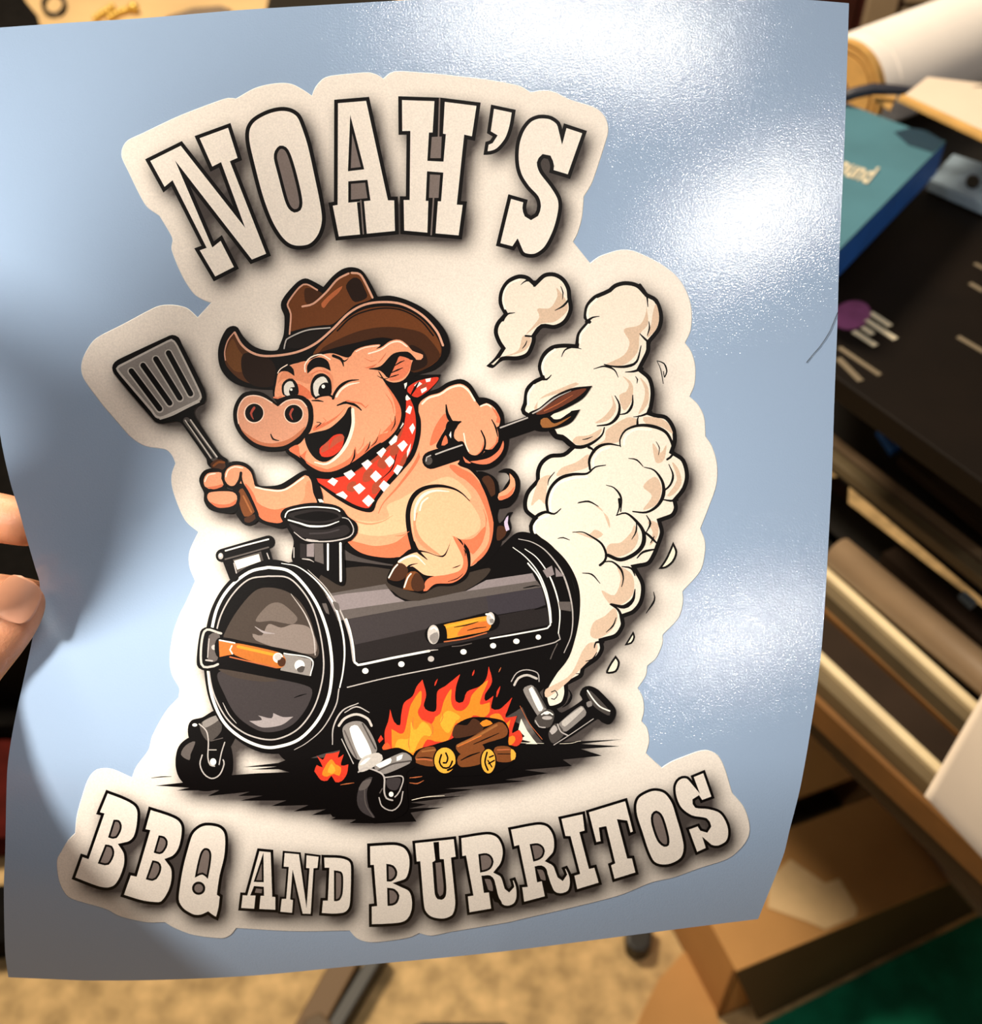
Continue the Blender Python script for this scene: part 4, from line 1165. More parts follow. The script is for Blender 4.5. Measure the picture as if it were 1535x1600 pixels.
def build_sheet():
    base = on_sheet([(650, 1520)], 0)[0][0]
    root = empty('sticker_sheet', base, 'large glossy pale blue vinyl sheet with die-cut barbecue pig sticker, held by a hand', 'sticker sheet')
    # liner: front face, back face and edge in one mesh
    TH = 0.00035
    pts, faces = tri_poly(SHEET)
    A = np.asarray(pts)
    wp, wn = on_sheet(pts, 0.0)
    wb = wp - wn * TH
    n = len(pts)
    FF = []
    ecount = {}
    for f in faces:
        a, b, c = A[f[0]], A[f[1]], A[f[2]]
        ar = (b[0] - a[0]) * (c[1] - a[1]) - (b[1] - a[1]) * (c[0] - a[0])
        g = f[::-1] if ar > 0 else list(f)
        FF.append(g); FF.append([i + n for i in g[::-1]])
        for q in range(3):
            e = (g[q], g[(q + 1) % 3]); ecount[e] = 1
    for (a, b) in list(ecount):
        if (b, a) not in ecount:
            FF.append([b, a, a + n, b + n])
    me = bpy.data.meshes.new('liner')
    me.from_pydata(np.vstack([wp, wb]).tolist(), [], FF)
    nf = len(faces) * 2
    for i, p in enumerate(me.polygons): p.use_smooth = i < nf
    ln = []
    N2 = np.vstack([wn, -wn])
    loopn = []
    for i, p in enumerate(me.polygons):
        for li in p.loop_indices:
            vi = me.loops[li].vertex_index
            loopn.append(tuple(N2[vi]) if i < nf else tuple(p.normal))
    me.normals_split_custom_set(loopn)
    liner = link('liner', me, M_LINER, root)
    tag(liner, 'glossy pale blue backing liner')

    groups = parse_art()
    # soft printed drop shadow under every printed figure, sampled on an 8-pixel lattice
    G = 4
    W, H = 1400 // G, 1600 // G
    msk = np.zeros((H, W))
    yy = (np.arange(H) + 0.5) * G
    def fill(poly, msk):
        P = np.asarray(poly); Q = np.roll(P, -1, 0)
        y0 = max(0, int(P[:, 1].min() / G)); y1 = min(H - 1, int(P[:, 1].max() / G) + 1)
        for r in range(y0, y1 + 1):
            y = yy[r]
            m_ = (P[:, 1] <= y) != (Q[:, 1] <= y)
            if not m_.any(): continue
            xs = np.sort(P[m_, 0] + (y - P[m_, 1]) / (Q[m_, 1] - P[m_, 1]) * (Q[m_, 0] - P[m_, 0]))
            for a, b in zip(xs[::2], xs[1::2]):
                msk[r, max(0, int(round(a / G))):max(0, int(round(b / G)))] = 1
    for g in groups:
        for s in g[2]: fill(s, msk)
    def blur(a, r):
        k = 2 * r + 1
        for ax in (0, 1):
            for _ in range(2):
                c = np.cumsum(np.insert(np.pad(a, [(r, r) if q == ax else (0, 0) for q in (0, 1)], mode='edge'), 0, 0, axis=ax), axis=ax)
                a = (np.take(c, range(k, c.shape[ax]), ax) - np.take(c, range(0, c.shape[ax] - k), ax)) / k
        return a
    sh = blur(msk, 3)
    # decal body, raised by the vinyl's thickness
    LIFT = 0.00022
    gx, gy = np.meshgrid(np.arange(88, 1180, 8), np.arange(104, 1480, 8))
    cand = np.stack([gx.ravel(), gy.ravel()], 1).astype(float)
    # keep lattice points inside the outline, a little away from it
    ins = np.zeros((H, W)); fill(DECAL, ins)
    ok = [ins[int(p[1] // G), int(p[0] // G)] > 0.5 for p in cand]
    cand = cand[np.array(ok)]
    pts, faces = tri_poly(DECAL, CELL, cand)
    A = np.asarray(pts)
    ux = np.clip((A[:, 0] - 9) / G - 0.5, 0, W - 2); uy = np.clip((A[:, 1] - 11) / G - 0.5, 0, H - 2)
    ix = ux.astype(int); iy = uy.astype(int); fx = ux - ix; fy = uy - iy
    sv = sh[iy, ix] * (1 - fx) * (1 - fy) + sh[iy, ix + 1] * fx * (1 - fy) + sh[iy + 1, ix] * (1 - fx) * fy + sh[iy + 1, ix + 1] * fx * fy
    k = np.clip(sv * 1.55, 0, 1) ** 0.95 * 0.97
    dark = np.array(srgb('38302f'))
    colr = np.array(PAPER)[None] * (1 - k[:, None]) + dark[None] * k[:, None]
    me = mesh_on_sheet('die_cut_sticker', [(pts, faces, LIFT, colr)])
    decal = link('die_cut_sticker', me, M_INK, root)
    tag(decal, 'cream white die-cut vinyl sticker with printed soft shadows')
    # thin vinyl edge
    wpo, wno = on_sheet(DECAL, LIFT); wlo, _ = on_sheet(inset(DECAL if area2(DECAL) > 0 else DECAL[::-1], -0.9, 2.0), 0.000005)
    n = len(wlo)
    em = bpy.data.meshes.new('sticker_edge')
    em.from_pydata(np.vstack([wpo, wlo]).tolist(), [], [[i, (i + 1) % n, n + (i + 1) % n, n + i] for i in range(n)])
    link('sticker_edge', em, mat('vinyl_edge', 'fbf7ef', 0.4), decal)
    # printed figures, stacked in thin ink layers
    placed = []
    STEP = 0.000006
    per = {}
    for g in groups:
        shapes = []
        for poly, col in g[1]:
            pts, faces = tri_poly(poly)
            bb = (poly[:, 0].min(), poly[:, 1].min(), poly[:, 0].max(), poly[:, 1].max())
            lv = 1 + max([l for (b, l) in placed if b[0] < bb[2] and bb[0] < b[2] and b[1] < bb[3] and bb[1] < b[3]], default=0)
            placed.append((bb, lv))
            shapes.append((pts, faces, LIFT + lv * STEP, col))
        link(g[0], mesh_on_sheet(g[0], shapes), M_INK, decal)
    print('ink levels', max(l for b, l in placed))
    return root

STICKER = build_sheet()

# ------------------------------------------------------------------ the room behind the sheet
def prism(poly, drop):
    """poly: world points of a top face (any winding); drop: vector to the bottom face -> (verts, faces)"""
    P = [Vector(p) for p in poly]
    n = len(P)
    nz = sum(((P[i].x - P[0].x) * (P[(i + 1) % n].y - P[0].y) - (P[(i + 1) % n].x - P[0].x) * (P[i].y - P[0].y)) for i in range(n))
    if nz < 0: P.reverse()
    V = P + [p + Vector(drop) for p in P]
    Fc = [list(range(n)), list(range(2 * n - 1, n - 1, -1))]
    for i in range(n):
        j = (i + 1) % n
        Fc.append([i, n + i, n + j, j])
    return V, Fc

def build(name, V, Fc, m, parent=None, bevel=0.0, smooth=False, label=None, cat=None, group=None, kind=None):
    me = bpy.data.meshes.new(name)
    me.from_pydata([tuple(v) for v in V], [], Fc)
    if bevel > 0:
        bm = bmesh.new(); bm.from_mesh(me)
        bmesh.ops.bevel(bm, geom=bm.edges[:] + bm.verts[:], offset=bevel, segments=2, affect='EDGES', profile=0.6)
        bm.to_mesh(me); bm.free()
    if smooth:
        for p in me.polygons: p.use_smooth = True
    o = link(name, me, m, parent)
    return tag(o, label, cat, group, kind)

def slab(name, px, z, th, m, parent=None, bevel=0.0, **kw):
    V, Fc = prism([pl(a, b, z) for a, b in px], (0, 0, -th))
    return build(name, V, Fc, m, parent, bevel, **kw)

def bar(name, a, b, wd, ht, m, parent=None, bevel=0.0, **kw):
    """box from world point a to b, wd wide, ht high, top centre line through a-b"""
    a = Vector(a); b = Vector(b)
    d = (b - a).normalized()
    s = d.cross(Vector((0, 0, 1)))
    s = s.normalized() * wd / 2 if s.length > 1e-4 else Vector((wd / 2, 0, 0))
    up = s.cross(d).normalized() * ht
    V = [a - s, a + s, b + s, b - s]
    V = V + [v - up for v in V]
    Fc = [[0, 1, 2, 3], [7, 6, 5, 4], [0, 4, 5, 1], [1, 5, 6, 2], [2, 6, 7, 3], [3, 7, 4, 0]]
    me = bpy.data.meshes.new(name); me.from_pydata([tuple(v) for v in V], [], Fc)
    bm = bmesh.new(); bm.from_mesh(me)
    bmesh.ops.recalc_face_normals(bm, faces=bm.faces[:])
    if bevel > 0:
        bmesh.ops.bevel(bm, geom=bm.edges[:] + bm.verts[:], offset=bevel, segments=2, affect='EDGES', profile=0.6)
    bm.to_mesh(me); bm.free()
    o = link(name, me, m, parent)
    return tag(o, kw.get('label'), kw.get('cat'), kw.get('group'), kw.get('kind'))

def tube(name, pts, r, m, parent=None, seg=10, **kw):
    P = [Vector(p) for p in pts]
    rr = r if isinstance(r, (list, tuple)) else [r] * len(P)
    V, Fc = [], []
    up = Vector((0.12, 0.3, 1)).normalized()
    for i, p in enumerate(P):
        d = (P[min(i + 1, len(P) - 1)] - P[max(i - 1, 0)]).normalized()
        s = d.cross(up).normalized(); t = s.cross(d)
        for k in range(seg):
            a = 2 * math.pi * k / seg
            V.append(p + (s * math.cos(a) + t * math.sin(a)) * rr[i])
    for i in range(len(P) - 1):
        for k in range(seg):
            k2 = (k + 1) % seg
            Fc.append([i * seg + k, i * seg + k2, (i + 1) * seg + k2, (i + 1) * seg + k])
    Fc.append(list(range(seg))[::-1]); Fc.append([(len(P) - 1) * seg + k for k in range(seg)])
    o = build(name, V, Fc, m, parent, **kw)
    bm = bmesh.new(); bm.from_mesh(o.data); bmesh.ops.recalc_face_normals(bm, faces=bm.faces[:]); bm.to_mesh(o.data); bm.free()
    for p in o.data.polygons: p.use_smooth = len(p.vertices) == 4
    return o

M_carpet = mat('beige_carpet', 'c7a878', 0.95, 0.35, 28, spec=0.1, bump=0.6, bscale=350)
M_card = mat('corrugated_cardboard', 'b98a54', 0.85, 0.10, 9, spec=0.2)
M_card2 = mat('pale_cardboard_patch', 'd8b98c', 0.8, 0.08, 30, spec=0.2)
M_cardshade = mat('shaded_cardboard', '5d4c34', 0.9, 0.10, 9, spec=0.1)  # darker copy of the cardboard; shade of inside and front put in colour
M_black = mat('black_plastic', '15120f', 0.5, 0.2, 30)
M_black2 = mat('matt_black_fabric', '0e0c0b', 0.9, 0.3, 60, spec=0.1)
M_green = mat('green_cutting_mat', '11805f', 0.7, 0.3, 22, spec=0.2)
M_pack = mat('dark_brown_packaging', '140d08', 0.6, 0.25, 12, spec=0.2)
M_teal = mat('teal_cover', '4f7f8f', 0.5, 0.08, 20)
M_blue = mat('bright_blue_edge', '2d74dc', 0.45, 0.1, 30)
M_paleblue = mat('pale_blue_grey_plastic', '8fa3b6', 0.5, 0.15, 30)
M_railglint = mat('rail_highlight_cream', 'fbe6bc', 0.35, 0.06, 30, spec=0.6)  # warm lamp highlight on the metal rails put into a cream colour
M_olive = mat('dull_olive_metal', '75664c', 0.5, 0.1, 20)
M_umber = mat('dark_umber_panel', '33261c', 0.6, 0.15, 16, spec=0.25)
M_amberb = mat('amber_wood_strip', '7d5528', 0.6, 0.2, 20)
M_tube = mat('brown_grey_roller', '927a60', 0.45, 0.1, 20)
M_paper = mat('pinkish_white_paper', 'ecdac6', 0.75, 0.03, 20)
M_white = mat('white_paper', 'f0e9e4', 0.75, 0.03, 20)
M_amber = mat('amber_paper_edge', 'd8a860', 0.7, 0.12, 60)
M_amberd = mat('dark_amber_paper_edge', 'b07f38', 0.7, 0.12, 60)
M_beige = mat('beige_cabinet_paint', 'a5937a', 0.6, 0.08, 12)
M_redw = mat('dark_red_wood', '3c140c', 0.6, 0.3, 15)
M_mauve = mat('grey_mauve_plastic', '8a786c', 0.55, 0.08, 14)
M_cream = mat('cream_print', 'e8dcc0', 0.6)
M_cdim = mat('dim_cream_print', '7d705c', 0.6)
M_purple = mat('purple_logo_print', '8a4a7a', 0.5, 0.3, 40)
M_cable = mat('dark_blue_cable', '2a2c3a', 0.5)
M_tan = mat('tan_table_top', 'c9a878', 0.7, 0.12, 10)
M_brass = mat('brass_bead', 'd8b45a', 0.35, metal=0.6)
M_wall = mat('wall_paint', 'b8a88e', 0.8, 0.04, 3)
M_maroon = mat('maroon_fabric', '4a1510', 0.9, 0.25, 40, spec=0.1)

for nm, pts in (('wall_back', [(-3, 3.4, 2.6), (3, 3.4, 2.6), (3, 3.5, 2.6), (-3, 3.5, 2.6)]), ('wall_left', [(-3.1, -1.5, 2.6), (-3, -1.5, 2.6), (-3, 3.5, 2.6), (-3.1, 3.5, 2.6)]), ('wall_right', [(3, -1.5, 2.6), (3.1, -1.5, 2.6), (3.1, 3.5, 2.6), (3, 3.5, 2.6)])):
    build(nm, *prism(pts, (0, 0, -2.6)), M_wall, kind='structure', label='plain warm beige room wall')
build('floor', *prism([(-5, -1.5, 0), (5, -1.5, 0), (5, 7, 0), (-5, 7, 0)], (0, 0, -0.05)), M_carpet, kind='structure', label='mottled beige carpet floor')

# green cutting mat on the floor, lower right
a, b = pl(1192, 1601, 0.004), pl(1570, 1411, 0.004)
d = (b - a).normalized(); nrm = Vector((d.y, -d.x, 0))
build('cutting_mat', *prism([a, a + d * 0.46, a + d * 0.46 + nrm * 0.6, a + nrm * 0.6], (0, 0, -0.004)), M_green, label='dark green cutting mat on the floor in front of the carton', cat='cutting mat')

# cardboard carton with two top flaps and a dark slit between them
ZC = 0.14
cart = empty('cardboard_carton', pl(1250, 1400, 0), 'brown cardboard carton with half-closed flaps beside the green mat', 'carton')
nl, nr = pl(1150, 1520, ZC), pl(1503, 1373, ZC)
dx = (nr - nl).normalized(); dy = Vector((-dx.y, dx.x, 0))
fl, fr = nl + dy * 0.30, nr + dy * 0.30
for p, q in ((nl, nr), (nr, fr), (fr, fl), (fl, nl)):
    e = (q - p).normalized(); inn = Vector((-e.y, e.x, 0)) * 0.006
    build('wall', *prism([p, q, q + inn, p + inn], (0, 0, -ZC)), M_card, cart)
build('bottom', *prism([nl + Vector((0, 0, -ZC + 0.004)), nr + Vector((0, 0, -ZC + 0.004)), fr + Vector((0, 0, -ZC + 0.004)), fl + Vector((0, 0, -ZC + 0.004))], (0, 0, -0.004)), M_cardshade, cart)
up = Vector((0, 0, 0.005))
wN = 0.137
build('flap', *prism([nl + up, nr + up, nr + dy * wN + up, nl + dy * wN + up], (0, 0, -0.005)), M_card, cart)
build('flap', *prism([nl + dy * (wN + 0.034) + up, nr + dy * (wN + 0.034) + up, fr + up, fl + up], (0, 0, -0.005)), M_card, cart)
build('front_flap', *prism([nl + Vector((0, 0, 0.002)), nr + Vector((0, 0, 0.002)), pl(1547, 1412, 0.012), pl(1186, 1592, 0.012)], (0, 0, -0.004)), M_cardshade, cart)
slab('pale_patch', [(1203, 1372), (1235, 1342), (1290, 1380), (1312, 1372), (1340, 1420), (1338, 1432), (1290, 1452), (1262, 1440), (1200, 1418)], ZC + 0.0062, 0.001, M_card2, cart)  # pale irregular patch on the near flap
# loose cardboard flap on the carpet
slab('cardboard_sheet', [(1085, 1470), (1105, 1530), (1125, 1600), (1150, 1680), (960, 1690), (1005, 1580), (1030, 1530)], 0.006, 0.006, M_card, label='flat piece of brown cardboard on the carpet left of the green mat', cat='cardboard')
# grey lid to the right of the carton
slab('plastic_tray', [(1494, 1372), (1425, 1280), (1500, 1240), (1660, 1330), (1640, 1400), (1540, 1424)], ZC + 0.024, 0.018, M_mauve, bevel=0.002, label='grey plastic tray resting on the carton edge below the white paper', cat='tray')

# vinyl cutter: long parallel rails, roller and panels
ZP = 0.62
cut = empty('vinyl_cutter', pl(1420, 1010, 0), 'long dark vinyl cutter with bright metal guide rails and a roller tube', 'plotter')
def rail(name, p0, p1, z, wd, ht, m, e0=0.36, e1=0.5, bevel=0.0):
    a, b = pl(*p0, z), pl(*p1, z)
    d = (b - a).normalized()
    return bar(name, a - d * e0, b + d * e1, wd, ht, m, cut, bevel)
rail('base_panel', (1290, 985), (1492, 1168), ZP - 0.03, 0.135, 0.05, M_umber)
rail('guide_rail', (1294, 893), (1527, 1104), ZP, 0.0095, 0.012, M_railglint, bevel=0.002)
rail('rail_web', (1288, 906), (1520, 1117), ZP - 0.006, 0.022, 0.02, M_olive)
rail('amber_strip', (1290, 940), (1507, 1136), ZP - 0.024, 0.02, 0.02, M_amberb)
rail('guide_rail', (1282, 1024), (1431, 1164), ZP, 0.0095, 0.012, M_railglint, bevel=0.002)
rail('rail_web', (1276, 1040), (1425, 1178), ZP - 0.006, 0.022, 0.04, M_olive)
rail('amber_strip', (1272, 1066), (1418, 1200), ZP - 0.024, 0.03, 0.03, M_amberb)
rail('black_channel', (1298, 868), (1535, 1078), ZP - 0.02, 0.05, 0.05, M_black)
def rtube(name, p0, p1, z, r, m, e0=0.1, e1=0.5):
    a, b = pl(*p0, z), pl(*p1, z); d = (b - a).normalized()
    return tube(name, [a - d * e0, b + d * e1], r, m, cut, 18)
rtube('roller_tube', (1308, 862), (1535, 1052), ZP + 0.012, 0.017, M_tube, e0=0.0)
rail('black_channel', (1330, 830), (1535, 992), ZP - 0.02, 0.06, 0.05, M_black, e0=0.1)
rail('grey_beam', (1392, 858), (1535, 985), ZP + 0.02, 0.02, 0.03, M_umber, e0=0.0)
slab('painted_glint', [(1500, 928), (1508, 922), (1528, 940), (1520, 946)], ZP + 0.03, 0.006, M_paleblue, cut)  # small pale highlight on the cutter, put in as a flat plate
build('leg', *prism([pl(1296, 745, 0.6), pl(1328, 745, 0.6), pl(1322, 850, 0.6), pl(1294, 850, 0.6)], (0, 0, -0.3)), M_redw, cut)

ca, cb_ = pl(1290, 985, ZP - 0.03), pl(1492, 1168, ZP - 0.03)
cdir = (cb_ - ca).normalized(); cn = Vector((-cdir.y, cdir.x, 0))
for t in (-0.31, 0.70):
    for sgn in (-1, 1):
        q = ca + cdir * t + cn * (0.05 * sgn)
        tube('leg', [Vector((q.x, q.y, ZP - 0.08)), Vector((q.x, q.y, 0.0 if t < 0 else 0.0045))], 0.011, M_black, cut, 10)

# narrow shelf behind it with two thin rails
ZS = 0.70
wt = empty('work_table', pl(1560, 400, 0), 'black work table with thin tan rails along its lower shelf', 'table')
shf = wt
def srail(name, p0, p1, z, wd, ht, m, e0=0.12, e1=0.5):
    a, b = pl(*p0, z), pl(*p1, z); d = (b - a).normalized()
    return bar(name, a - d * e0, b + d * e1, wd, ht, m, shf, 0.0015)
srail('shelf_board', (1330, 640), (1535, 800), ZS - 0.02, 0.12, 0.03, M_black)
srail('thin_rail', (1305, 688), (1535, 866), ZS, 0.012, 0.012, M_tube)
srail('thin_rail', (1305, 712), (1535, 892), ZS, 0.014, 0.012, M_olive)
slab('blue_clip', [(1372, 668), (1412, 660), (1432, 682), (1395, 702)], ZS + 0.006, 0.01, M_blue, shf)
slab('label_panel', [(1405, 712), (1440, 682), (1600, 800), (1560, 838)], ZS + 0.004, 0.012, M_umber, shf)

# dark packaging box with a purple round logo and lines of print
ZB = 0.86
bx = empty('dark_packaging_box', pl(1450, 520, ZS), 'flat dark brown packaging box with purple round logo and cream lettering', 'box')
slab('box_body', [(1478, 262), (1700, 378), (1640, 828), (1200, 513)], ZB, 0.022, M_pack, bx, bevel=0.002)
def dash(pa, pb, wd, m, par, z):
    a, b = pl(*pa, z), pl(*pb, z)
    return bar('lettering', a, b, wd, 0.0006, m, par)
zz = ZB + 0.0008
def disc(name, px, rx, ry, ang, z, m, par, th=0.0006):
    pts = []
    for i in range(20):
        t = 2 * math.pi * i / 20; u, v = rx * math.cos(t), ry * math.sin(t)
        pts.append((px[0] + u * math.cos(ang) - v * math.sin(ang), px[1] + u * math.sin(ang) + v * math.cos(ang)))
    return slab(name, pts, z, th, m, par)
disc('round_logo', (1331, 492), 31, 22, -0.25, zz, M_purple, bx)
S2 = lambda x, y: (1295 + x / 5.333, 400 + y / 5.333)
for (p, q, wd, m) in (((350, 470), (515, 580), 0.0062, M_cream), ((315, 530), (560, 690), 0.0062, M_cream), ((285, 590), (370, 650), 0.006, M_cream), ((210, 625), (395, 745), 0.0062, M_cream),
                      ((90, 760), (430, 990), 0.005, M_cdim), ((80, 850), (270, 1040), 0.006, M_cdim), ((1180, 225), (1290, 290), 0.005, M_cdim), ((1080, 670), (1300, 800), 0.005, M_cdim), ((1220, 60), (1300, 105), 0.004, M_cdim)):
    dash(S2(*p), S2(*q), wd, m, bx, zz)

# teal book with blue edge and cream lettering, lying on the dark box's far side
ZT = 0.93
bk = empty('teal_book', pl(1380, 290, ZB), 'teal book with bright blue edge and cream word on its cover', 'book')
slab('blue_edge', [(1479, 222), (1290, 414), (1150, 330), (1322, 160)], ZT, 0.035, M_blue, bk, bevel=0.001)
slab('cover', [(1478, 221), (1291, 411), (1152, 329), (1322, 161)], ZT + 0.002, 0.002, M_teal, bk)
slab('painted_shadow', [(1398, 206), (1422, 200), (1448, 203), (1476, 221), (1458, 238), (1420, 226)], ZT + 0.0026, 0.0005, mat('dark_blue_shadow', '1f3a4c', 0.6), bk)  # shadow on the cover, put in as a dark blue patch
def text_mesh(name, body, origin, xdir, ydir, m, parent, th=0.0004):
    cu = bpy.data.curves.new(name, 'FONT'); cu.body = body; cu.size = 1.0; cu.extrude = 0.01; cu.offset = 0.02
    tmp = bpy.data.objects.new(name, cu); COL.objects.link(tmp)
    dg = bpy.context.evaluated_depsgraph_get()
    me = bpy.data.meshes.new_from_object(tmp.evaluated_get(dg))
    bpy.data.objects.remove(tmp)
    n = xdir.cross(ydir).normalized()
    for v in me.vertices:
        v.co = origin + xdir * v.co.x + ydir * v.co.y + n * (v.co.z * 0.02)
    me.materials.clear()
    return link(name, me, m, parent)
o_ = pl(1306, 268, ZT + 0.003); e_ = pl(1366, 290, ZT + 0.003); t_ = pl(1327, 243, ZT + 0.003)
text_mesh('lettering', 'pund', o_, (e_ - o_) / 2.35, (t_ - o_) / 0.75, M_cream, bk)

# pale blue-grey bracket with a dark hole
br = empty('plastic_bracket', pl(1510, 280, 0.86), 'pale blue-grey plastic bracket with a round dark hole above the dark box', 'bracket')
slab('plate', [(1490, 240), (1600, 275), (1600, 345), (1452, 281)], 0.875, 0.012, M_paleblue, br, bevel=0.001)
disc('hole_grommet', (1521, 283), 11, 10, 0.2, 0.8765, M_black, br, 0.002)

# table carrying the books and rolls, dark
WT = [(1190, 470), (1240, 160), (1900, 160), (1900, 700), (1640, 770)]
slab('table_top', WT, 0.836, 0.02, M_black, wt, bevel=0.003)
def leg(p, z, m, par, r=0.012, inset_to=None):
    q = Vector(p)
    if inset_to is not None: q = q + (inset_to - q) * 0.08
    return tube('leg', [Vector((q.x, q.y, z)), Vector((q.x, q.y, 0.0))], r, m, par, 10)
cW = sum((pl(*p, 0.836) for p in WT), Vector()) / len(WT)
for k in (1, 2): leg(pl(*WT[k], 0.836), 0.82, M_black, wt, 0.016, cW)

# roll of white paper with amber layered end
rc = cpt(1318, 140, 1.26)
ax = Vector((0.80, 0.58, 0.01)).normalized()
roll = empty('paper_roll', rc + Vector((0, 0, -0.075)), 'thick roll of white paper with amber layered end, behind the teal book', 'paper roll')
RR = 0.064
def ring_disc(name, r0, r1, off, m):
    V, Fc = [], []
    s = ax.cross(Vector((0, 0, 1))).normalized(); t = s.cross(ax)
    N = 48
    for r, o2 in ((r0, off), (r1, off), (r1, off + 0.03), (r0, off + 0.03)):
        for k in range(N):
            an = 2 * math.pi * k / N
            V.append(rc + ax * o2 + (s * math.cos(an) + t * math.sin(an)) * r)
    for q in range(4):
        for k in range(N):
            Fc.append([q * N + k, q * N + (k + 1) % N, ((q + 1) % 4) * N + (k + 1) % N, ((q + 1) % 4) * N + k])
    o = build(name, V, Fc, m, roll)
    bm = bmesh.new(); bm.from_mesh(o.data); bmesh.ops.recalc_face_normals(bm, faces=bm.faces[:]); bm.to_mesh(o.data); bm.free()
for i, (r0, r1, m) in enumerate(((0.012, 0.040, M_amber), (0.0405, 0.043, M_amberd), (0.0435, 0.0475, M_amber), (0.048, 0.0505, M_amberd), (0.051, 0.0545, M_amber))):
    ring_disc('paper_layer', r0, r1, -0.004 + 0.0015 * (i % 2), m)
tube('outer_paper', [rc + ax * 0.006, rc + ax * 0.9], RR * 0.86, M_white, roll, 48)
tube('loose_wrap', [rc + ax * 0.03, rc + ax * 0.9], [RR * 0.89, RR * 0.95], M_white, roll, 48)
# paper tongue below the roll, amber edge
tg = empty('paper_sheet', pl(1500, 180, 0.87), 'white paper tongue with amber edge hanging under the dark cable', 'paper')
slab('sheet', [(1412, 150), (1560, 216), (1700, 150), (1450, 120)], 0.955, 0.002, M_paper, tg)
slab('amber_edge', [(1404, 152), (1560, 226), (1562, 216), (1413, 147)], 0.957, 0.004, M_amber, tg)
slab('paper_scrap', [(1364, 150), (1402, 149), (1393, 168)], 0.94, 0.004, M_amber, label='small amber paper corner under the dark cable', cat='paper')
tube('dark_cable', [cpt(1300, 158, 1.16), cpt(1338, 145, 1.15), cpt(1365, 139, 1.145), cpt(1395, 140, 1.14), cpt(1440, 143, 1.14), cpt(1490, 143, 1.14), cpt(1535, 138, 1.14), cpt(1600, 128, 1.15)], [0.006, 0.006, 0.006, 0.005, 0.0035, 0.003, 0.003, 0.003], M_cable, seg=12, label='dark blue cable lying across the paper roll', cat='cable')

# beige cabinet far back
def pv(px, py, Y):
    v = M3 @ Vector(((px - 767.5) / F, -(py - 800) / F, -1))
    return CAM + v * (Y / v.y)
YC = 2.3
cb = empty('beige_cabinet', pv(1460, 60, YC), 'beige painted cabinet with dark seams at top right', 'cabinet')
x0, x1 = pv(1350, 40, YC).x, pv(1700, 40, YC).x
build('body', *prism([(x0, YC + 0.02, 1.2), (x1, YC + 0.02, 1.2), (x1, YC + 0.5, 1.2), (x0, YC + 0.5, 1.2)], (0, 0, -1.2)), M_redw, cb)
xs1, xs2 = pv(1398, 40, YC).x, pv(1403, 40, YC).x
def front(xa, xb, za, zb):
    return build('panel', *prism([(xa, YC, zb), (xb, YC, zb), (xb, YC + 0.02, zb), (xa, YC + 0.02, zb)], (0, 0, za - zb)), M_beige, cb, bevel=0.002)
zt = pv(1500, 10, YC).z
front(x0, xs1 - 0.003, 0.1, 1.18)
front(xs2 + 0.003, x1, 0.1, zt - 0.006)
front(xs2 + 0.003, x1, zt + 0.006, 1.18)
build('dark_cupboard', *prism([(pv(1240, 30, YC).x, YC + 0.05, 1.1), (x0 - 0.004, YC + 0.05, 1.1), (x0 - 0.004, YC + 0.5, 1.1), (pv(1240, 30, YC).x, YC + 0.5, 1.1)], (0, 0, -1.1)), M_redw, label='dark red-brown cupboard beside the beige cabinet', cat='cupboard', bevel=0.003)

# white paper curling out at the right edge
pc = empty('curled_paper', pl(1540, 1250, 0.66), 'large pale paper sheet curling over the cutter at right', 'paper')
q0, q1, q2 = pl(1446, 1243, 0.70), pl(1535, 1088, 0.70), pl(1545, 1350, 0.66)
V, Fc = [], []
NN_ = 14
e1 = (q1 - q0) * 1.5; e2 = (q2 - q0) * 1.4
n_ = e1.cross(e2).normalized()
for i in range(NN_ + 1):
    for j in range(NN_ + 1):
        u, v = i / NN_, j / NN_
        p = q0 + e1 * u + e2 * v + Vector((0, 0, 0.03 * math.sin(u * 2.2) * v))
        V.append(p)
K_ = NN_ + 1
for i in range(NN_):
    for j in range(NN_):
        Fc.append([i * K_ + j, i * K_ + j + 1, (i + 1) * K_ + j + 1, (i + 1) * K_ + j])
o = build('sheet', V, Fc, M_paper, pc, smooth=True)
md = o.modifiers.new('thickness', 'SOLIDIFY'); md.thickness = 0.001

# table top at far left with small things on it
ct = empty('craft_table', pl(250, 20, 0), 'tan table far behind the top edge of the sheet', 'table')
CT = [(-200, 70), (700, 70), (760, -40), (-260, -60)]
slab('table_top', CT, 0.72, 0.03, M_tan, ct, bevel=0.003)
cC = sum((pl(*p, 0.72) for p in CT), Vector()) / 4
for p in CT:
    q = pl(*p, 0.72); q = q + (cC - q) * 0.07
    tube('leg', [Vector((q.x, q.y, 0.69)), Vector((q.x, q.y, 0.0))], 0.018, M_tan, ct, 10)
slab('black_pouch', [(-60, 48), (62, 46), (58, 22), (40, 0), (30, -20), (-60, -20)], 0.745, 0.022, M_black2, bevel=0.004, label='black pouch on the tan table at top left', cat='pouch')
lp = []
for i in range(13):
    t = math.pi * 2 * i / 12
    lp.append(pl(84 + 17 * math.cos(t), 6 + 17 * math.sin(t), 0.726))
tube('black_strap', lp, 0.0035, M_black, seg=8, label='black loop of strap beside the pouch', cat='strap')
ch = empty('bead_chain', pl(185, 20, 0.72), 'string of brass beads on the tan table', 'chain')
bm0 = bmesh.new(); bmesh.ops.create_uvsphere(bm0, u_segments=12, v_segments=8, radius=0.0062)
bead = bpy.data.meshes.new('bead'); bm0.to_mesh(bead); bm0.free()
for p in bead.polygons: p.use_smooth = True
bead.materials.append(M_brass)
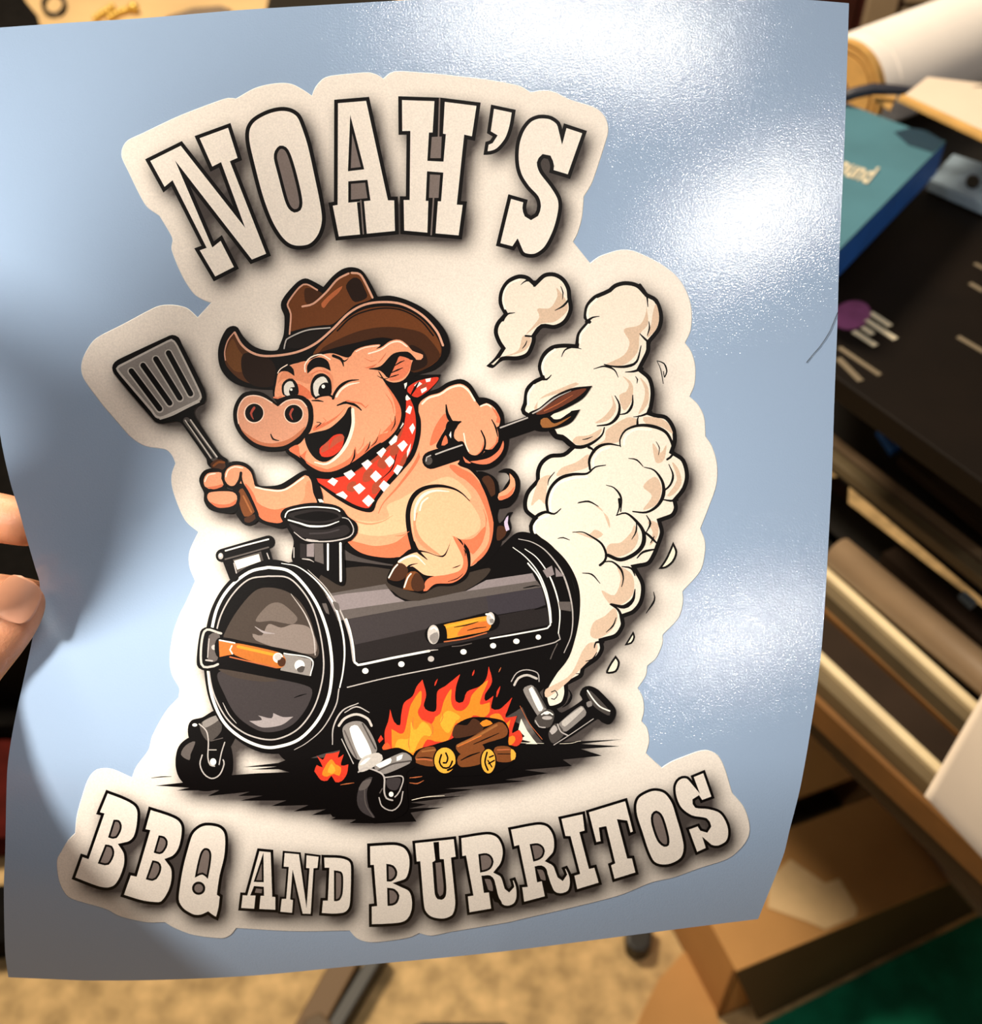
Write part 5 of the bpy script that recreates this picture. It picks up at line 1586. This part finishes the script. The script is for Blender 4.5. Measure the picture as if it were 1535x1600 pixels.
for i, (x, y) in enumerate(((150, 28), (157, 23), (163, 19), (169, 16), (175, 11), (172, 27), (178, 24), (184, 20), (191, 18), (197, 16), (203, 14))):
    ob = bpy.data.objects.new('bead', bead); COL.objects.link(ob); ob.parent = ch
    ob.location = pl(x, y, 0.7265) - ch.location
ob = bpy.data.objects.new('end_bead', bead); COL.objects.link(ob); ob.parent = ch; ob.scale = (1.5,) * 3
ob.location = pl(209, 12, 0.730) - ch.location
slab('grey_pad', [(258, 26), (300, 12), (345, 8), (362, 14), (350, 26)], 0.732, 0.011, mat('grey_brown_pad', '6f6052', 0.7, 0.15, 20), bevel=0.002, label='grey-brown pad with dark end on the tan table', cat='pad')
slab('dark_tray', [(415, 14), (420, -8), (620, -12), (600, 8)], 0.74, 0.018, M_black, bevel=0.003, label='dark tray at the far edge of the tan table', cat='tray')

# things on the carpet at the bottom and at the left edge
st = empty('tripod_stand', pl(520, 1560, 0), 'brown and black stand leg standing on the carpet below the sheet', 'stand')
bar('brown_tube', pl(462, 1640, 0.03), pl(545, 1490, 0.03), 0.035, 0.028, mat('brown_leg_plastic', '6b4f2c', 0.6), st, 0.003)
bar('black_rod', pl(500, 1640, 0.035), pl(596, 1480, 0.035), 0.020, 0.03, M_black, st, 0.003)
slab('foot_clamp', [(474, 1592), (500, 1580), (520, 1600), (500, 1625), (470, 1620)], 0.04, 0.04, mat('brown_leg_plastic2', '5a4426', 0.6), st, 0.003)
slab('rubber_foot', [(978, 1448), (1022, 1440), (1018, 1478), (1008, 1486), (992, 1486), (980, 1475)], 0.03, 0.03, M_black, bevel=0.004, label='small black rubber foot on the carpet below the sheet', cat='rubber foot')
slab('black_bar', [(640, 1604), (660, 1597), (790, 1597), (800, 1606), (780, 1640), (640, 1640)], 0.02, 0.02, M_black, bevel=0.003, label='black bar end at the very bottom of the picture', cat='bar')
slab('black_bag', [(-260, 560), (40, 560), (60, 900), (48, 965), (-260, 955)], 0.25, 0.25, M_black2, bevel=0.02, label='black bag behind the fingers at the left edge', cat='bag')
slab('black_shoe', [(-70, 1104), (10, 1096), (36, 1098), (42, 1112), (28, 1134), (-70, 1138)], 0.07, 0.07, M_black2, bevel=0.02, label='black shoe on the carpet left of the sheet below the thumb', cat='shoe')
slab('maroon_bundle', [(-120, 1155), (30, 1148), (40, 1230), (32, 1308), (-120, 1320)], 0.06, 0.06, M_maroon, bevel=0.02, label='dark maroon cloth bundle left of the sheet', cat='cloth')
slab('black_case', [(-120, 1385), (20, 1378), (26, 1470), (-120, 1490)], 0.05, 0.05, M_black2, bevel=0.01, label='black case on the carpet left of the lower sheet corner', cat='case')

# fine dark hair lying on the sheet at its right edge
hp = [(1309, 488), (1304, 500), (1297, 517), (1288, 532), (1280, 543), (1270, 554), (1262, 564), (1260, 567)]
wp_, _ = on_sheet(hp, 0.0004)
tube('stray_hair', [Vector(p) for p in wp_], 0.00011, M_black, seg=5, label='fine dark stray hair on the right edge of the blue sheet', cat='hair')

# ------------------------------------------------------------------ added lamp body out of view; its arm is placed to shade the sheet
M_lamp = mat('dark_lamp_metal', '26241f', 0.5)
def build_shadow_lamp():
    Lw = MW @ KEY_POS
    root = empty('shadow_lamp', Vector((Lw.x - 0.35, Lw.y + 0.1, 0)), 'added unseen lamp body whose arm shades the sheet', 'lamp')
    aim = (cpt(420, 900, 0.385) - Lw).normalized()
    # shade: short open cone round the light
    u = aim.orthogonal().normalized(); v = aim.cross(u)
    V, Fc = [], []
    N = 24
    for r, t in ((0.036, -0.05), (0.046, -0.02), (0.056, 0.015), (0.053, 0.015), (0.043, -0.018), (0.033, -0.045)):
        for k in range(N):
            a = 2 * math.pi * k / N
            V.append(Lw + aim * t + (u * math.cos(a) + v * math.sin(a)) * r)
    for q in range(5):
        for k in range(N):
            Fc.append([q * N + k, q * N + (k + 1) % N, (q + 1) * N + (k + 1) % N, (q + 1) * N + k])
    Fc.append(list(range(N)))
    build('shade', V, Fc, M_lamp, root, smooth=True)
    p1 = MW @ Vector(SHADOW_ARM[0]); p2 = MW @ Vector(SHADOW_ARM[1])
    tube('shadow_arm', [p1, p2], [SHADOW_ARM[2], SHADOW_ARM[3]], M_lamp, root, 16)
    elbow = Lw + Vector((-0.16, -0.02, 0.12))
    tube('upper_arm', [Lw - aim * 0.05, elbow, p2], 0.008, M_lamp, root, 12)
    pm = p1.lerp(p2, 0.5)
    foot = Vector((pm.x - 0.62, pm.y + 0.38, 0.0))
    tube('post', [pm, Vector((pm.x - 0.35, pm.y + 0.30, pm.z + 0.02)), Vector((foot.x, foot.y, 0.02))], 0.010, M_lamp, root, 12)
    tube('base', [foot, foot + Vector((0, 0, 0.03))], 0.12, M_lamp, root, 24)
def toward(px, py, f):
    S = Vector(((px - 767.5) / F * 0.385, -(py - 800) / F * 0.385, -0.385))
    return S + (KEY_POS - S) * f
SHADOW_ARM = (toward(25, 890, 0.085), toward(640, 140, 0.68), 0.0205, 0.0145)
build_shadow_lamp()

# ------------------------------------------------------------------ the hand that holds the sheet
def skin_material():
    m = mat('skin', 'cf8f6c', 0.5, 0.12, 90, spec=0.4, bump=0.25, bscale=900)
    b = m.node_tree.nodes['Principled BSDF']
    b.inputs['Subsurface Weight'].default_value = 0.25
    b.inputs['Subsurface Radius'].default_value = (0.006, 0.0025, 0.0012)
    b.inputs['Subsurface Scale'].default_value = 0.6
    return m
M_SKIN = skin_material()

def build_hand():
    dS = float(depth(62, 910))
    J = {}                       # joint: (px, py, depth offset to the sheet, radius mm)
    def j(n, x, y, dd, r): J[n] = (cpt(x, y, dS + dd), r / 1000)
    j('fore', -560, 2150, -0.150, 36); j('wrist', -290, 1440, -0.064, 27); j('palm', -270, 1200, -0.028, 28)
    j('palm2', -330, 1010, 0.014, 24)
    j('th0', -132, 1160, -0.034, 21); j('th1', -92, 1090, -0.022, 14); j('th1b', -50, 1042, -0.0145, 11.5); j('th2', 4, 988, -0.0114, 10.2); j('th3', 32, 948, -0.0098, 9.4); j('th4', 49, 909, -0.0082, 6.4)
    j('i0', -330, 900, 0.018, 14); j('i1', -190, 815, 0.026, 11.5); j('i2', -70, 800, 0.024, 10.8); j('i3', 20, 812, 0.0215, 10); j('i4', 75, 830, 0.0195, 8)
    j('m0', -345, 985, 0.034, 14); j('m1', -190, 935, 0.046, 11.5); j('m2', -60, 930, 0.040, 10.8); j('m3', 40, 940, 0.030, 10); j('m4', 90, 950, 0.026, 8)
    j('r0', -370, 1070, 0.038, 13); j('r1', -230, 1060, 0.056, 11); j('r2', -150, 1050, 0.060, 10.5); j('r3', -90, 1030, 0.052, 9.5)
    j('p0', -420, 1150, 0.034, 12); j('p1', -310, 1165, 0.056, 9.5); j('p2', -230, 1150, 0.062, 9); j('p3', -170, 1130, 0.058, 8)
    E_ = ['fore wrist', 'wrist palm', 'palm palm2', 'palm th0', 'th0 th1', 'th1 th1b', 'th1b th2', 'th2 th3', 'th3 th4', 'palm2 i0', 'i0 i1', 'i1 i2', 'i2 i3', 'i3 i4',
          'palm2 m0', 'm0 m1', 'm1 m2', 'm2 m3', 'm3 m4', 'palm r0', 'r0 r1', 'r1 r2', 'r2 r3', 'palm p0', 'p0 p1', 'p1 p2', 'p2 p3']
    names = list(J)
    me = bpy.data.meshes.new('hand')
    me.from_pydata([tuple(J[n][0]) for n in names], [[names.index(a) for a in e.split()] for e in E_], [])
    o = bpy.data.objects.new('tmp_hand', me); COL.objects.link(o)
    o.modifiers.new('skin', 'SKIN')
    sv = me.skin_vertices[0].data
    for n, s in zip(names, sv):
        s.radius = (J[n][1], J[n][1])
    sv[names.index('palm')].use_root = True
    ss = o.modifiers.new('sub', 'SUBSURF'); ss.levels = 3; ss.render_levels = 3
    dg = bpy.context.evaluated_depsgraph_get()
    hm = bpy.data.meshes.new_from_object(o.evaluated_get(dg))
    bpy.data.objects.remove(o)
    for p in hm.polygons: p.use_smooth = True
    hm.name = 'hand'
    root = empty('person', J['wrist'][0], 'left hand of a person pinching the sheet between thumb and forefinger', 'person')
    link('hand', hm, M_SKIN, root)
    # thumbnail: a curved plate on the camera side of the thumb tip
    a = J['th2'][0]; b = J['th4'][0]
    ax = (b - a).normalized()
    view = (CAM - b).normalized()
    side = ax.cross(view).normalized(); out = side.cross(ax).normalized()
    out = (out * 0.96 - side * 0.30).normalized(); side = ax.cross(out).normalized()
    c = J['th3'][0] + ax * 0.0015
    V, Fc = [], []
    NU, NV = 18, 18
    RW = 0.0106
    for i in range(NU + 1):
        u = -1 + 2 * i / NU
        for k in range(NV + 1):
            v = k / NV
            wdt = 0.86 * max(0.02, 1 - abs(2 * v - 1) ** 3.2) ** (1 / 3.2)
            an = u * wdt * 0.95
            rad = RW * (1.0 - 0.20 * v ** 2)
            V.append(c + ax * (-0.0065 + v * 0.0150) + out * (rad * math.cos(an) + 0.00025) + side * rad * math.sin(an))
    for i in range(NU):
        for k in range(NV):
            q = NV + 1
            Fc.append([i * q + k, i * q + k + 1, (i + 1) * q + k + 1, (i + 1) * q + k])
    nail = build('thumbnail', V, Fc, mat('fingernail', 'd79c80', 0.42, 0.06, 60, spec=0.35), root, smooth=True, label='pale pink thumbnail')
    md = nail.modifiers.new('thickness', 'SOLIDIFY'); md.thickness = 0.0006; md.offset = 0
    return root
HAND = build_hand()
